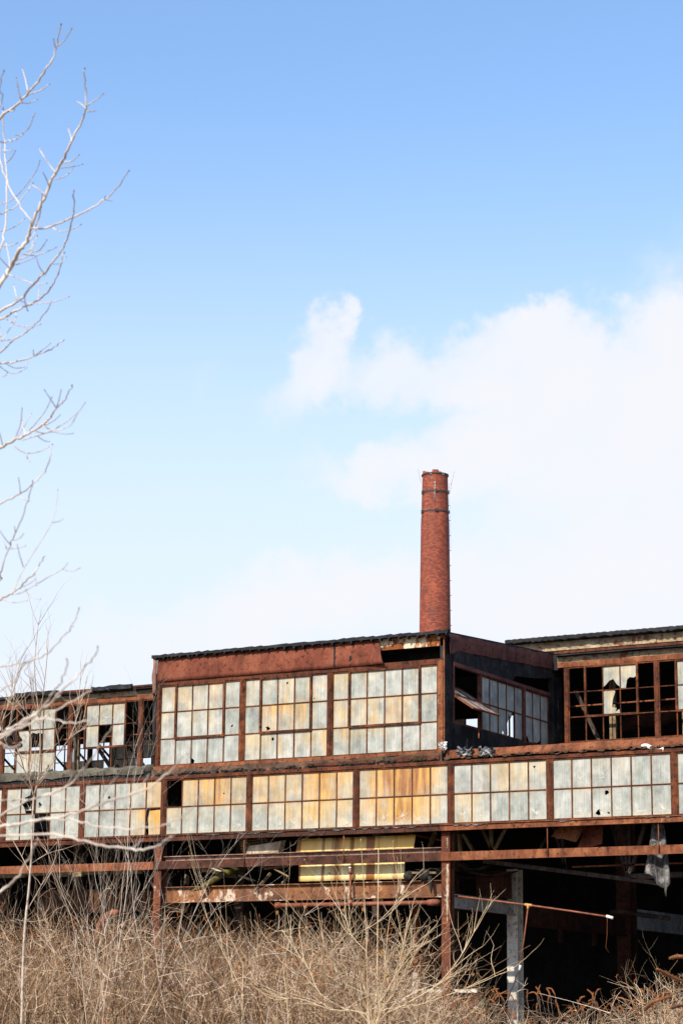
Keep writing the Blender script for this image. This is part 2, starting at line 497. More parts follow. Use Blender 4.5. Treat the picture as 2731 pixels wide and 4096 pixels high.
class MB:
    """Collects shapes; build() links them as one mesh object."""

    def __init__(s):
        s.v, s.f, s.mi, s.uv, s.pane, s.sm = [], [], [], {}, {}, []

    def add(s, vs, fs, mi=0, smooth=False):
        o = len(s.v)
        s.v += [tuple(map(float, p)) for p in vs]
        for f in fs:
            s.f.append(tuple(o + i for i in f))
            s.mi.append(mi)
            s.sm.append(smooth)
        return o

    def hexa(s, p, mi=0):
        s.add(p, [(0, 3, 2, 1), (4, 5, 6, 7), (0, 1, 5, 4), (1, 2, 6, 5), (2, 3, 7, 6), (3, 0, 4, 7)], mi)

    def box(s, x0, x1, y0, y1, z0, z1, mi=0):
        s.hexa([(x0, y0, z0), (x1, y0, z0), (x1, y1, z0), (x0, y1, z0), (x0, y0, z1), (x1, y0, z1), (x1, y1, z1), (x0, y1, z1)], mi)

    def mbox(s, M, u0, u1, v0, v1, w0, w1, mi=0):
        s.hexa([M(u0, v0, w0), M(u1, v0, w0), M(u1, v0, w1), M(u0, v0, w1), M(u0, v1, w0), M(u1, v1, w0), M(u1, v1, w1), M(u0, v1, w1)], mi)

    def beam(s, p, q, w, h, up=(0, 0, 1), mi=0):
        p, q = Vector(p), Vector(q)
        d = (q - p).normalized()
        u = Vector(up)
        side = d.cross(u)
        if side.length < 1e-4:
            side = d.cross(Vector((1, 0, 0)))
        side.normalize()
        u = side.cross(d)
        a, b = side * (w / 2), u * (h / 2)
        s.hexa([p - a - b, p + a - b, q + a - b, q - a - b, p - a + b, p + a + b, q + a + b, q - a + b], mi)

    def tube(s, pts, rad, n=6, mi=0, cap=True):
        pts = [Vector(p) for p in pts]
        k = len(pts)
        if isinstance(rad, (int, float)):
            rad = [rad] * k
        t0 = (pts[1] - pts[0]).normalized()
        a = t0.cross(Vector((0.31, 0.77, 0.55)))
        if a.length < 1e-3:
            a = t0.cross(Vector((1, 0, 0)))
        a.normalize()
        vs, fs = [], []
        for i in range(k):
            t = (pts[min(i + 1, k - 1)] - pts[max(i - 1, 0)])
            if t.length < 1e-9:
                t = t0.copy()
            t.normalize()
            a = (a - t * a.dot(t))
            if a.length < 1e-6:
                a = t.orthogonal()
            a.normalize()
            b = t.cross(a)
            for j in range(n):
                th = 2 * math.pi * j / n
                vs.append(pts[i] + (a * math.cos(th) + b * math.sin(th)) * rad[i])
        for i in range(k - 1):
            for j in range(n):
                j2 = (j + 1) % n
                fs.append((i * n + j, i * n + j2, (i + 1) * n + j2, (i + 1) * n + j))
        if cap:
            fs.append(tuple(range(n - 1, -1, -1)))
            fs.append(tuple((k - 1) * n + j for j in range(n)))
        s.add(vs, fs, mi, True)

    def prism(s, M, outer, w0, w1, holes=(), mi=0, pane=None, uvf=None):
        loops = [outer] + list(holes)
        flat = [p for l in loops for p in l]
        tris = tessellate_polygon([[Vector((p[0], p[1], 0)) for p in l] for l in loops])
        n = len(flat)
        vs = [M(p[0], p[1], w1) for p in flat] + [M(p[0], p[1], w0) for p in flat]
        f0 = len(s.f)
        fs = [tuple(t) for t in tris] + [tuple(n + i for i in reversed(t)) for t in tris]
        o = 0
        for l in loops:
            k = len(l)
            for i in range(k):
                j = (i + 1) % k
                fs.append((o + i, o + j, n + o + j, n + o + i))
            o += k
        vo = s.add(vs, fs, mi)
        for fi in range(f0, len(s.f)):
            if pane:
                s.pane[fi] = [pane(*flat[(vi - vo) % n]) for vi in s.f[fi]] if callable(pane) else [pane] * len(s.f[fi])
            if uvf:
                s.uv[fi] = [uvf(*flat[(vi - vo) % n]) for vi in s.f[fi]]

    def sheet(s, grid, thick=.004, mi=0, smooth=True):
        """grid[i][j] of points -> a closed thin sheet."""
        a, b = len(grid), len(grid[0])
        G = [[Vector(p) for p in r] for r in grid]
        vs, back = [], []
        for i in range(a):
            for j in range(b):
                du = G[min(i + 1, a - 1)][j] - G[max(i - 1, 0)][j]
                dv = G[i][min(j + 1, b - 1)] - G[i][max(j - 1, 0)]
                nn = du.cross(dv)
                nn = nn.normalized() if nn.length > 1e-9 else Vector((0, 0, 1))
                vs.append(G[i][j])
                back.append(G[i][j] - nn * thick)
        n = a * b
        fs = []
        for i in range(a - 1):
            for j in range(b - 1):
                q = (i * b + j, (i + 1) * b + j, (i + 1) * b + j + 1, i * b + j + 1)
                fs.append(q)
                fs.append(tuple(n + k for k in reversed(q)))
        rim = [i * b for i in range(a)] + [(a - 1) * b + j for j in range(1, b)] + [i * b + b - 1 for i in range(a - 2, -1, -1)] + [j for j in range(b - 2, 0, -1)]
        for i in range(len(rim)):
            p, q2 = rim[i], rim[(i + 1) % len(rim)]
            fs.append((q2, p, n + p, n + q2))
        s.add(vs + back, fs, mi, smooth)

    def build(s, name, mats, parent=None, loc=None):
        me = bpy.data.meshes.new(name)
        off = Vector(loc) if loc is not None else Vector((0, 0, 0))
        if parent is not None and loc is None:
            off = BASE.get(parent.name, Vector((0, 0, 0)))
        me.from_pydata([(p[0] - off.x, p[1] - off.y, p[2] - off.z) for p in s.v], [], s.f)
        if isinstance(mats, str):
            mats = [mats]
        for mm in mats:
            me.materials.append(MATS[mm])
        me.polygons.foreach_set('material_index', s.mi)
        me.polygons.foreach_set('use_smooth', s.sm)
        if s.uv or s.pane:
            uvs_, pns_ = [], []
            for fi, f in enumerate(s.f):
                uv, pn = s.uv.get(fi), s.pane.get(fi, [(0, 0, 0)] * len(f))
                for k in range(len(f)):
                    uvs_ += list(uv[k]) if uv else [0.0, 0.0]
                    pns_ += [*pn[k], 1.0]
            me.uv_layers.new(name='UVMap')
            me.uv_layers['UVMap'].data.foreach_set('uv', uvs_)
            me.color_attributes.new('pane', 'FLOAT_COLOR', 'CORNER')
            me.color_attributes['pane'].data.foreach_set('color', pns_)
        me.update()
        o = bpy.data.objects.new(name, me)
        COL.objects.link(o)
        if parent is not None:
            o.parent = parent
            BASE[o.name] = off.copy()
        elif loc is not None:
            o.location = off
            BASE[o.name] = off.copy()
        return o


BASE = {}


def tag(o, label=None, cat=None, group=None, kind=None):
    for k, v in (('label', label), ('category', cat), ('group', group), ('kind', kind)):
        if v:
            o[k] = v
    return o


def empty(name, loc, label, cat, group=None):
    o = bpy.data.objects.new(name, None)
    COL.objects.link(o)
    o.location = loc
    BASE[o.name] = Vector(loc)
    return tag(o, label, cat, group)


def jit(a):
    return rng.uniform(-a, a)


# ------------------------------------------------------------------ ground
def ground():
    mb = MB()
    xs = [-3000, -600, -150] + [-60 + 4 * i for i in range(41)] + [200, 600, 3000]
    ys = [-600, -150] + [-60 + 3 * i for i in range(30)] + [60, 200, 800, 3000]
    r = random.Random(3)
    vs = [(x, y, (r.uniform(-.12, .12) if -61 < x < 101 and -61 < y < -2 else 0.0)) for x in xs for y in ys]
    b = len(ys)
    fs = [(i * b + j, (i + 1) * b + j, (i + 1) * b + j + 1, i * b + j + 1) for i in range(len(xs) - 1) for j in range(b - 1)]
    mb.add(vs, fs, 0, True)
    tag(mb.build('ground', 'soil'), kind='structure')


ground()

# ------------------------------------------------------------------ the factory
FB = empty('factory_building', (0, 0, 0), 'abandoned rusty steel factory with long bands of dirty stained window panes', 'factory')
PW, MW = .5, .125
Z0, ZH = 6.371, .722          # lower band: glass foot, pane height
PZ0, PH = 8.205, .712         # projecting upper block
RZ0, RH = 9.095, .680         # set back clerestory
YP, YR = .2, 6.6
XL, XR = 2.2, 10.72           # ends of the projecting block


def front(y):
    return lambda u, v, w: (u, y - w, v)


def side(x):
    return lambda u, v, w: (x + w, u, v)


def hole_poly(cu, cv, su, sv, n=9):
    out = []
    for i in range(n):
        t = 2 * math.pi * i / n
        k = rng.uniform(.45, 1.15)
        out.append((cu + su * k * math.cos(t), cv + sv * k * math.sin(t)))
    return out


def window(M, u0, n, rows, v0, ph, spec=None, rust=None, sash=(), skip=(), crackrow=None, label=None, noglass=False,
           dirt=.0, name='window', fw=.04, barw=.026):
    """A steel sash window: bars as the part's own mesh, its panes as the sub-part."""
    spec = spec or {}
    u1, v1 = u0 + n * PW, v0 + rows * ph
    fr = MB()
    d0, d1 = -.03, .035
    fr.mbox(M, u0 - .005, u0 + fw - .012, v0, v1, d0, d1)
    fr.mbox(M, u1 - fw + .012, u1 + .005, v0, v1, d0, d1)
    fr.mbox(M, u0 + fw - .012, u1 - fw + .012, v0 - .005, v0 + fw - .012, d0, d1 - .002)
    fr.mbox(M, u0 + fw - .012, u1 - fw + .012, v1 - fw + .012, v1 + .005, d0, d1 - .002)
    for i in range(1, n):
        fr.mbox(M, u0 + i * PW - barw / 2 + jit(.003), u0 + i * PW + barw / 2 + jit(.003), v0 + fw - .012, v1 - fw + .012, d0 + .008, d1 - .012)
    for j in range(1, rows):
        fr.mbox(M, u0 + fw - .012, u1 - fw + .012, v0 + j * ph - barw / 2, v0 + j * ph + barw / 2, d0 + .01, d1 - .016)
    wo = fr.build(name, 'rust_frame', FB)
    if label:
        wo['label'] = label
    for (c0, c1, r0, r1) in sash:
        sb = MB()
        a0, a1, b0, b1 = u0 + c0 * PW, u0 + c1 * PW, v0 + r0 * ph, v0 + r1 * ph
        t = .03
        sb.mbox(M, a0 - t, a0 + t, b0 - t, b1 + t * .6, -.02, .058)
        sb.mbox(M, a1 - t, a1 + t, b0 - t, b1 + t * .6, -.02, .058)
        sb.mbox(M, a0 + t, a1 - t, b0 - t, b0 + t, -.02, .055)
        sb.mbox(M, a0 + t, a1 - t, b1 - t * 1.2, b1 + t * .5, -.02, .052)
        sb.build('vent_sash', 'rust_frame', wo)
    if noglass:
        return wo
    g = MB()
    for r in range(rows):
        for c in range(n):
            sp_ = spec.get((r, c))
            if sp_ == 'miss':
                continue
            a0, a1 = u0 + c * PW + barw / 2 + .001, u0 + (c + 1) * PW - barw / 2 - .001
            if c == 0:
                a0 += .012
            if c == n - 1:
                a1 -= .012
            b0, b1 = v0 + r * ph + .014, v0 + (r + 1) * ph - .014
            du, dv = a1 - a0, b1 - b0
            rv_ = lambda c_: rust(r, c_) if callable(rust) else rust[rows - 1 - r][max(0, min(n - 1, c_))] if rust else .25
            rv = rv_(c)
            rl_, rr_ = (rv_(c - 1) - rv) * .42, (rv_(c + 1) - rv) * .42
            pane = (max(0, min(1.2, rv + jit(.08))), rng.random(), rng.uniform(.35, 1.0) if crackrow == r and rng.random() < .8 else dirt)
            tilt, tl2 = jit(.006), jit(.006)
            Mt = (lambda M_, a0_, b0_, t1, t2: (lambda u, v, w: M_(u, v, w + t1 * (u - a0_) + t2 * (v - b0_))))(M, (a0 + a1) / 2, (b0 + b1) / 2, tilt, tl2)
            uvf = (lambda a, b, c_, d: (lambda u, v: ((u - a) / c_, (v - b) / d)))(a0, b0, du, dv)
            holes, outer = [], [(a0, b0), (a1, b0), (a1, b1), (a0, b1)]
            if sp_ and sp_[0] == 'hole':
                for (cu, cv, s_) in sp_[1]:
                    holes.append(hole_poly(a0 + cu * du, b0 + cv * dv, s_ * du, s_ * du))
            elif sp_ and sp_[0] == 'part':
                outer = [(a0 + x * du, b0 + y * dv) for x, y in sp_[1]]
            pf = (lambda p_, a, d, l_, r2: (lambda u, v: (max(0, p_[0] + (l_ * (1 - 2 * (u - a) / d) if (u - a) / d < .5 else r2 * (2 * (u - a) / d - 1))), p_[1], p_[2])))(pane, a0, du, rl_, rr_)
            g.prism(Mt, outer, -.003, .003, holes, 0, pf, uvf)
            # star cracks: slivers of whitened glass standing just proud of the pane
            if pane[2] > .34 or (dirt == 0 and rng.random() < .12):
                cu, cv = a0 + du * rng.uniform(.3, .7), b0 + dv * rng.uniform(.10, .32)
                for k in range(rng.randint(6, 11)):
                    th = rng.uniform(-.3, math.pi + .3)
                    ln = rng.uniform(.08, .30)
                    e = (cu + math.cos(th) * ln, cv + math.sin(th) * ln)
                    if not (a0 < e[0] < a1 and b0 < e[1] < b1):
                        continue
                    px_, py_ = -math.sin(th) * .007, math.cos(th) * .007
                    g.prism(Mt, [(cu - px_, cv - py_), (cu + px_, cv + py_), e], .004, .006, (), 1)
    if g.v:
        g.build('glass', ['wired_glass', 'crack_white'], wo)
    return wo


# --- lower window band -------------------------------------------------------
Mf = front(0.0)
bays = [(-5.25, 5), (-2.625, 5), (0, 5), (2.625, 5), (5.25, 6), (8.375, 5), (11.0, 5), (13.625, 6), (16.75, 5)]
band = {
    -5.25: dict(rust=lambda r, c: .1),
    -2.625: dict(rust=lambda r, c: .08, dirt=.5, spec={(1, 1): ('part', [(0, 0), (.35, 0), (.2, .25), (.05, .35), (.3, .45), (.25, .62), (.6, .7), (.7, .95), (.8, 1), (0, 1)]),
                                              (1, 2): ('hole', [(.28, .3, .16)]), (0, 1): ('part', [(0, 0), (1, 0), (1, 1), (0, 1)]), (0, 2): 'miss'}),
    0: dict(rust=[[.05, .1, .3, .55, .85], [.05, .1, .15, .75, .8]],
            spec={(0, 4): ('part', [(.2, 0), (1, 0), (1, .95), (.22, .92), (.12, .6)]), (1, 1): ('hole', [(.6, .45, .10)])}),
    2.625: dict(rust=[[.6, .7, .8, .85, .65], [.45, .2, .3, .3, .35]], spec={(1, 0): 'miss', (1, 3): ('hole', [(.55, .4, .06)])}, crackrow=0),
    5.25: dict(rust=[[.75, .65, .55, .7, .95, .5], [.3, .35, .45, .5, .75, .4]], crackrow=0),
    8.375: dict(rust=[[.55, .95, 1.15, 1.1, .5], [.6, .85, .95, .75, .45]], crackrow=0),
    11.0: dict(rust=[[.3, .4, .5, .4, .35], [.55, .3, .1, .12, .2]], crackrow=0, spec={(1, 4): ('hole', [(.3, .78, .08)])}),
    13.625: dict(rust=[[.25, .2, .3, .25, .15, .05], [.12, .2, .15, .05, .1, .1]], crackrow=0,
                 spec={(0, 2): ('hole', [(.75, .82, .13), (.3, .18, .2), (.85, .15, .08)])}),
    16.75: dict(rust=lambda r, c: .12, crackrow=0),
}
for (u, n) in bays:
    window(Mf, u + MW / 2, n, 2, Z0, ZH, **band[u])
for u in [b[0] for b in bays] + [16.75 + 2.625]:
    mb = MB()
    mb.mbox(Mf, u - .058, u + .058, Z0 - .01, Z0 + 2 * ZH + .01, -.08, .05)
    mb.mbox(Mf, u - .02, u + .02, Z0 + .01, Z0 + 2 * ZH - .01, .05, .062)
    mb.build('mullion', 'rust_steel', FB)


def jag_strip(M, u0, u1, vtop, vbot, w0, w1, step=.12, jt=.02, jb=.03, slope=0.0):
    top, bot = [], []
    k = max(2, int((u1 - u0) / step))
    for i in range(k + 1):
        u = u0 + (u1 - u0) * i / k
        top.append((u + (jit(step * .3) if 0 < i < k else 0), vtop + jit(jt) + slope * (u - u0)))
        bot.append((u + (jit(step * .3) if 0 < i < k else 0), vbot + jit(jb) + slope * (u - u0)))
    return bot + top[::-1]


XE0, XE1 = -5.4, 19.6
for (a, b, mt) in [(XE0, 2.32, 'rust_steel'), (2.325, 10.72, 'rust_dark'), (10.725, XE1, 'rust_orange')]:     # sill channel under the lower band
    mb = MB()
    mb.mbox(Mf, a, b, 6.215, 6.345, -.10, .055)
    mb.mbox(Mf, a, b, 6.345, 6.362, -.10, .09)
    for k in range(int((b - a) / .35)):
        mb.mbox(Mf, a + .2 + k * .35, a + .225 + k * .35, 6.265, 6.29, .055, .064)
    mb.build('sill_channel', mt, FB)
mb = MB()     # strips of torn weather seal still lying on the sill channel
for (a, b) in [(3.9, 6.4), (6.9, 10.5), (11.1, 12.0), (13.5, 14.2), (15.9, 17.6)]:
    mb = MB()
    mb.prism(Mf, jag_strip(Mf, a, b, 6.36, 6.325, 0, 0, .1, .014, .02), .056, .08)
    mb.build('torn_seal', 'tar_cloth', FB)
mb = MB()
mb.mbox(Mf, XE0, 10.75, 7.822, 7.905, -.09, .06)
mb.mbox(Mf, 10.754, XE1, 7.822, 7.905, -.09, .06)
for k in range(70):
    mb.mbox(Mf, XE0 + .2 + k * .35, XE0 + .222 + k * .35, 7.855, 7.877, .06, .068)
mb.build('header_angle', 'rust_steel', FB)

# --- dirty ledge between the bands ------------------------------------------
mb = MB()
mb.prism(Mf, jag_strip(Mf, 2.2, 10.75, 8.10, 7.908, 0, 0, .16, .025, .0), -.35, .01)
mb.build('ledge', 'ledge_dirt', FB)
mb = MB()
for k in range(90):
    u = rng.uniform(2.3, 10.6)
    s_ = rng.uniform(.02, .07)
    mb.prism(front(jit(.03)), hole_poly(u, 7.93 + rng.random() * .06, s_ * 1.6, s_ * .7, 7), .0, .06)
tag(mb.build('ledge_rubble', 'charred_wood', FB), kind='stuff')
mb = MB()
mb.prism(front(-.02), jag_strip(Mf, 6.9, 8.9, 8.03, 7.95, 0, 0, .2, .01, .01), 0, .03)
mb.build('ledge_strip', 'rust_steel', FB)
mb = MB()
mb.prism(front(-.02), jag_strip(Mf, 9.5, 10.7, 8.06, 7.95, 0, 0, .2, .01, .01), 0, .03)
mb.build('ledge_strip', 'rust_steel', FB)
# right: flashing along the low roof edge, left: rolled roofing
mb = MB()
k = 40
g = []
for i in range(k + 1):
    u = 10.85 + (XE1 - 10.85) * i / k
    b_ = jit(.012)
    g.append([(u, .35, 8.16), (u, .08 + b_, 8.17 + jit(.006)), (u, .03 + b_, 8.06 + jit(.012)), (u, -.02 + b_ * 2, 7.955 + jit(.02))])
mb.sheet(g, .006)
mb.build('roof_flashing', 'rust_orange', FB)
mb = MB()
for k in range(70):
    u = rng.uniform(10.9, 19)
    s_ = rng.uniform(.015, .05)
    mb.prism(front(-.05), hole_poly(u, 7.945 + rng.random() * .04, s_ * 2.2, s_ * .8, 7), .0, .05)
tag(mb.build('flashing_rubble', 'ledge_dirt', FB), kind='stuff')
mb = MB()
pts, rr = [], []
for i in range(45):
    u = XE0 + (2.1 - XE0) * i / 44
    pts.append((u, .22 + jit(.02), 8.14 + jit(.02)))
    rr.append(.11 + jit(.018))
mb.tube(pts, rr, 9)
mb.prism(front(.08), jag_strip(Mf, XE0, 1.9, 8.15, 8.02, 0, 0, .3, .03, .03), -.1, .03)
mb.build('rolled_roofing', 'tar_roll', FB)
mb = MB()
mb.mbox(front(.12), XE0, 2.2, 7.908, 8.04, -.2, 0)
mb.build('dark_gap_strip', 'shade_black', FB)  # dark strip standing for the shaded gap under the roofing
for (a, b) in ((XE0, 2.2), (2.2, 10.72), (10.72, XE1)):     # low roof behind the band
    mb = MB()
    mb.hexa([(a, .1, 7.93), (b, .1, 7.93), (b, 6.6, 8.72), (a, 6.6, 8.72), (a, .1, 8.05), (b, .1, 8.05), (b, 6.6, 8.84), (a, 6.6, 8.84)])
    mb.build('low_roof', 'tar', FB)

# --- projecting upper block: front ------------------------------------------
Mp = front(YP)
pb = [2.30, 2.30 + 2.5 + MW, 2.30 + 5 + 2 * MW]      # glass starts
R3 = [[.4, .55, .5, .7, .15], [.2, .15, .3, .3, .12], [.05, .1, .1, .15, .05]]
R4 = [[.45, .3, .45, .35, .5], [.2, .8, .7, .65, .25], [.35, .5, .15, .3, .5]]
R5 = [[.5, .25, .5, .2, .15, .2], [.6, .55, .5, .8, .6, .15], [.45, .4, .2, .1, .15, .3]]
window(Mp, pb[0], 5, 3, PZ0, PH, rust=R3, sash=[(1, 4, 1, 3)], dirt=.15,
       spec={(0, 2): ('part', [(.0, .22), (.08, .2), (.2, .12), (.12, 0), (1, 0), (1, 1), (0, 1)]), (1, 4): ('hole', [(.5, .32, .10)])})
window(Mp, pb[1], 5, 3, PZ0, PH, rust=R4, sash=[(1, 4, 1, 3)], dirt=.15,
       spec={(2, 2): ('hole', [(.55, .78, .09)]), (1, 1): ('hole', [(.42, .14, .17)]), (0, 1): ('hole', [(.75, .78, .12)]), (2, 4): ('hole', [(.15, .1, .05)])})
window(Mp, pb[2], 6, 3, PZ0, PH, rust=R5, sash=[(1, 5, 1, 3)], dirt=.15, spec={(0, 2): ('hole', [(.12, .75, .06)])})
for u in (pb[1] - MW / 2, pb[2] - MW / 2):
    mb = MB()
    mb.mbox(Mp, u - .058, u + .058, PZ0 - .01, PZ0 + 3 * PH + .02, -.06, .05)
    mb.mbox(Mp, u - .018, u + .018, PZ0, PZ0 + 3 * PH, .05, .064)
    mb.build('mullion', 'rust_frame' if u < 5 else 'rust_steel', FB)
mb = MB()
mb.mbox(Mp, 10.56, 10.70, 8.09, 10.43, -.1, .06)
mb.mbox(Mp, 10.70, 10.735, 8.10, 11.05, -.14, .03)
mb.build('corner_post', 'rust_orange', FB)
mb = MB()
mb.mbox(Mp, 2.20, 2.295, 8.09, 10.43, -.1, .06)
mb.build('corner_post', 'rust_frame', FB)
mb = MB()
top = jag_strip(Mp, 2.17, 10.70, 8.20, 8.105, 0, 0, .3, .004, .022)
mb.prism(Mp, top, -.08, .085)
mb.build('block_sill', 'rust_orange', FB)
mb = MB()
mb.mbox(Mp, 2.20, 10.56, PZ0 + 3 * PH + .006, 10.475, -.06, .055)
mb.mbox(Mp, 10.56, 10.70, 10.43, 10.475, -.06, .055)
mb.build('block_header', 'rust_steel', FB)
mb = MB()   # rusty fascia sheet, torn off towards the right corner
g = []
k = 50
for i in range(k + 1):
    f = i / k
    row = []
    for j, (dz, dy) in enumerate([(0, 0), (.10, -.004), (.15, -.016), (.35, -.02), (.52, -.018), (.62, -.012)]):
        xe = 8.90 + (.19 * (dz / .62)) + .01 * math.sin(j * 4)
        u = 2.20 + f * (xe - 2.20)
        row.append((u, YP - .075 + dy + .006 * math.sin(u * 5 + j) + (-.10 * max(0, f - .93) / .07 * (dz / .62)), 11.065 - dz))
    g.append(row)
mb.sheet(g[::-1], .006)
mb.build('fascia_sheet', 'rust_sheet', FB)
mb = MB()
mb.mbox(front(YP - .085), 7.62, 7.66, 10.46, 11.0, .025, .03)
mb.build('fascia_seam', 'tar', FB)
mb = MB()
mb.prism(front(YP - .103), hole_poly(8.1, 10.66, .05, .10, 9), 0, .006)
mb.build('fascia_scar', 'tar', FB)
mb = MB()
mb.mbox(Mp, 2.2, 10.70, 10.81, 11.075, -.06, -.0)
mb.mbox(Mp, 2.2, 10.70, 11.05, 11.075, 0, .06)
mb.build('eave_beam', 'peeled_beam', FB)
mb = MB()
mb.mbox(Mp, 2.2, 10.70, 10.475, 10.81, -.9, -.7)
mb.build('void_backing', 'shade_black', FB)  # dark sheet standing for the black void over the header


def zroof(y):
    return 11.085 + (y - .1) * .066


mb = MB()   # roof of the block, rising towards the clerestory
mb.hexa([(2.12, .06, zroof(.06)), (10.80, .06, zroof(.06)), (10.80, 7.3, zroof(7.3)), (2.12, 7.3, zroof(7.3)),
         (2.12, .06, zroof(.06) + .06), (10.80, .06, zroof(.06) + .06), (10.80, 7.3, zroof(7.3) + .06), (2.12, 7.3, zroof(7.3) + .06)])
edge = MB()
u = 2.08
bot, topl = [], []
while u < 10.78:
    topl += [(u, 11.155 + jit(.012)), (u + .20, 11.165 + jit(.014))]
    dr = .05 + (rng.random() < .5) * rng.uniform(0, .05)
    bot += [(u, 11.085 + jit(.012)), (u + .10, 11.085 + jit(.01)), (u + .135, 11.085 - dr), (u + .17, 11.08 + jit(.01))]
    u += .27 + jit(.03)
edge.prism(front(.05), bot + topl[::-1], -.1, .05)
rf = mb.build('block_roof', 'tar', FB)
edge.build('tar_edge', 'tar', rf)
# left end of the block: curled sheet and dark return
mb = MB()
g = []
for i in range(9):
    z = 11.12 - i * .125
    c = .05 * math.sin(i * 1.1)
    g.append([(2.20, .10, z), (2.13 - c * .3, .05, z + .01), (2.07 + c * .5, .10, z), (2.05 + c, .22, z - .02)])
mb.sheet(g, .006)
mb.build('curled_sheet', 'sunlit_rust', FB)
mb = MB()
for i in range(7):
    mb.prism(front(.3 + i * .02), hole_poly(2.04 + jit(.03), 10.75 - i * .09 + jit(.04), .05, .09, 8), 0, .02)
mb.build('torn_felt', 'tar', FB)
mb = MB()
mb.box(2.08, 2.19, .14, .34, 8.5, 10.12)
mb.box(2.13, 2.2, .35, 6.6, 8.0, 11.0)
mb.build('block_end_wall', 'patchy_black', FB)

# --- projecting block: shaded side face -------------------------------------
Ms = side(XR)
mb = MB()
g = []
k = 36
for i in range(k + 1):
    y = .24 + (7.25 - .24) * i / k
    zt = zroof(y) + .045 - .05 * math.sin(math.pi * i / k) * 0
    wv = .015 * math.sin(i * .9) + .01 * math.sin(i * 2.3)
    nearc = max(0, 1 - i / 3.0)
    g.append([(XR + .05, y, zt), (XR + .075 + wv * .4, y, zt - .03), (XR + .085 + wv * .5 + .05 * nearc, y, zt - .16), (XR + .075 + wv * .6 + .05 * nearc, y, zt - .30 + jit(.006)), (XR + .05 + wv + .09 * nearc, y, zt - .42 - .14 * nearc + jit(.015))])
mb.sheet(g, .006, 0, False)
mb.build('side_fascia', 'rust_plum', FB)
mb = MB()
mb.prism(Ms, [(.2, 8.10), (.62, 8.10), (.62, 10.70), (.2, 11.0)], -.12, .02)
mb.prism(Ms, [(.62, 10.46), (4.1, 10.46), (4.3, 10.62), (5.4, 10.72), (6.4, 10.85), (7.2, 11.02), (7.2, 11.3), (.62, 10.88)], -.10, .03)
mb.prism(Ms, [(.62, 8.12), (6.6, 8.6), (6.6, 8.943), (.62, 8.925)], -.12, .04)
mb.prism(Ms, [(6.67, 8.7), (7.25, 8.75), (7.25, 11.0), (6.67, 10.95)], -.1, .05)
sw = mb.build('side_wall', 'patchy_black', FB)
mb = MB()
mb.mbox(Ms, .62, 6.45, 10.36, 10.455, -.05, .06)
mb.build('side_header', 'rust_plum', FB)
VH = .70
VZ = 8.945
mb = MB()
for (a, b, c, d) in ((.62, .67, VZ - .03, 10.36), (2.17, 2.23, VZ - .03, 10.36)):
    mb.mbox(Ms, a, b, c, d, -.06, .05)
mb.mbox(Ms, .67, 2.17, VZ - .03, VZ + .02, -.06, .05)
vf = mb.build('vent_frame', 'rust_plum', FB)
# pivoted sash hanging open, its foot swung out
ca, sa = math.cos(RAD(56)), math.sin(RAD(56))
PZ = VZ + .70


def Mv(u, v, w):
    return (XR + .0 - v * sa + w * ca, u, PZ + v * ca + w * sa)


mb = MB()
for a in (.69, 1.18, 1.67, 2.15):
    t = .028 if a in (.69, 2.15) else .014
    mb.mbox(Mv, a - t, a + t, -.68, .68, -.025, .025)
for b in (-.68, 0, .68):
    mb.mbox(Mv, .72, 2.12, b - .02, b + .02, -.022, .022)
sa_o = mb.build('open_sash', 'rust_orange', vf)
gl = MB()
for r in (0, 1):
    for c in range(3):
        a0, a1 = .69 + c * .49 + .02, .69 + (c + 1) * .49 - .02
        b0, b1 = -.66 + r * .68, -.66 + r * .68 + .64
        gl.prism(Mv, [(a0, b0), (a1, b0), (a1, b1), (a0, b1)], -.003, .003, (), 0, (.12, rng.random(), .1), (lambda a, b: (lambda u, v: ((u - a) / .45, (v - b) / .64)))(a0, b0))
gl.build('sash_glass', ['wired_glass'], vf)
window(Ms, 2.24, 5, 2, VZ, VH, rust=lambda r, c: .05, dirt=.1,
       spec={(0, 3): ('part', [(0, 0), (.15, .1), (.1, .5), (.3, .7), (.25, .9), (.6, .75), (.8, 1), (0, 1)]),
             (0, 2): ('hole', [(.6, .12, .12)])})
mb = MB()
mb.mbox(Ms, 4.76, 4.86, VZ - .05, 10.36, -.06, .055)
mb.build('mullion', 'rust_plum', FB)
window(Ms, 4.88, 3, 2, VZ, VH, rust=lambda r, c: .05, dirt=.1,
       spec={(0, 0): ('part', [(0, .1), (.3, .25), (.6, 0), (1, 0), (1, 1), (0, 1)]), (0, 1): ('part', [(0, 0), (.2, .08), (.5, .05), (1, .2), (1, 1), (0, 1)])})
mb = MB()
mb.beam((XR + .35, 1.4, 8.62), (XR + .02, 2.1, 9.3), .03, .03)
mb.build('stay_bar', 'rust_orange', vf)

# --- set back clerestory -----------------------------------------------------
Mr = front(YR)
A = 'miss'


def clere(u, n, spec, rust=lambda r, c: .3, sash=()):
    window(Mr, u, n, 3, RZ0, RH, spec=spec, rust=rust, sash=sash)


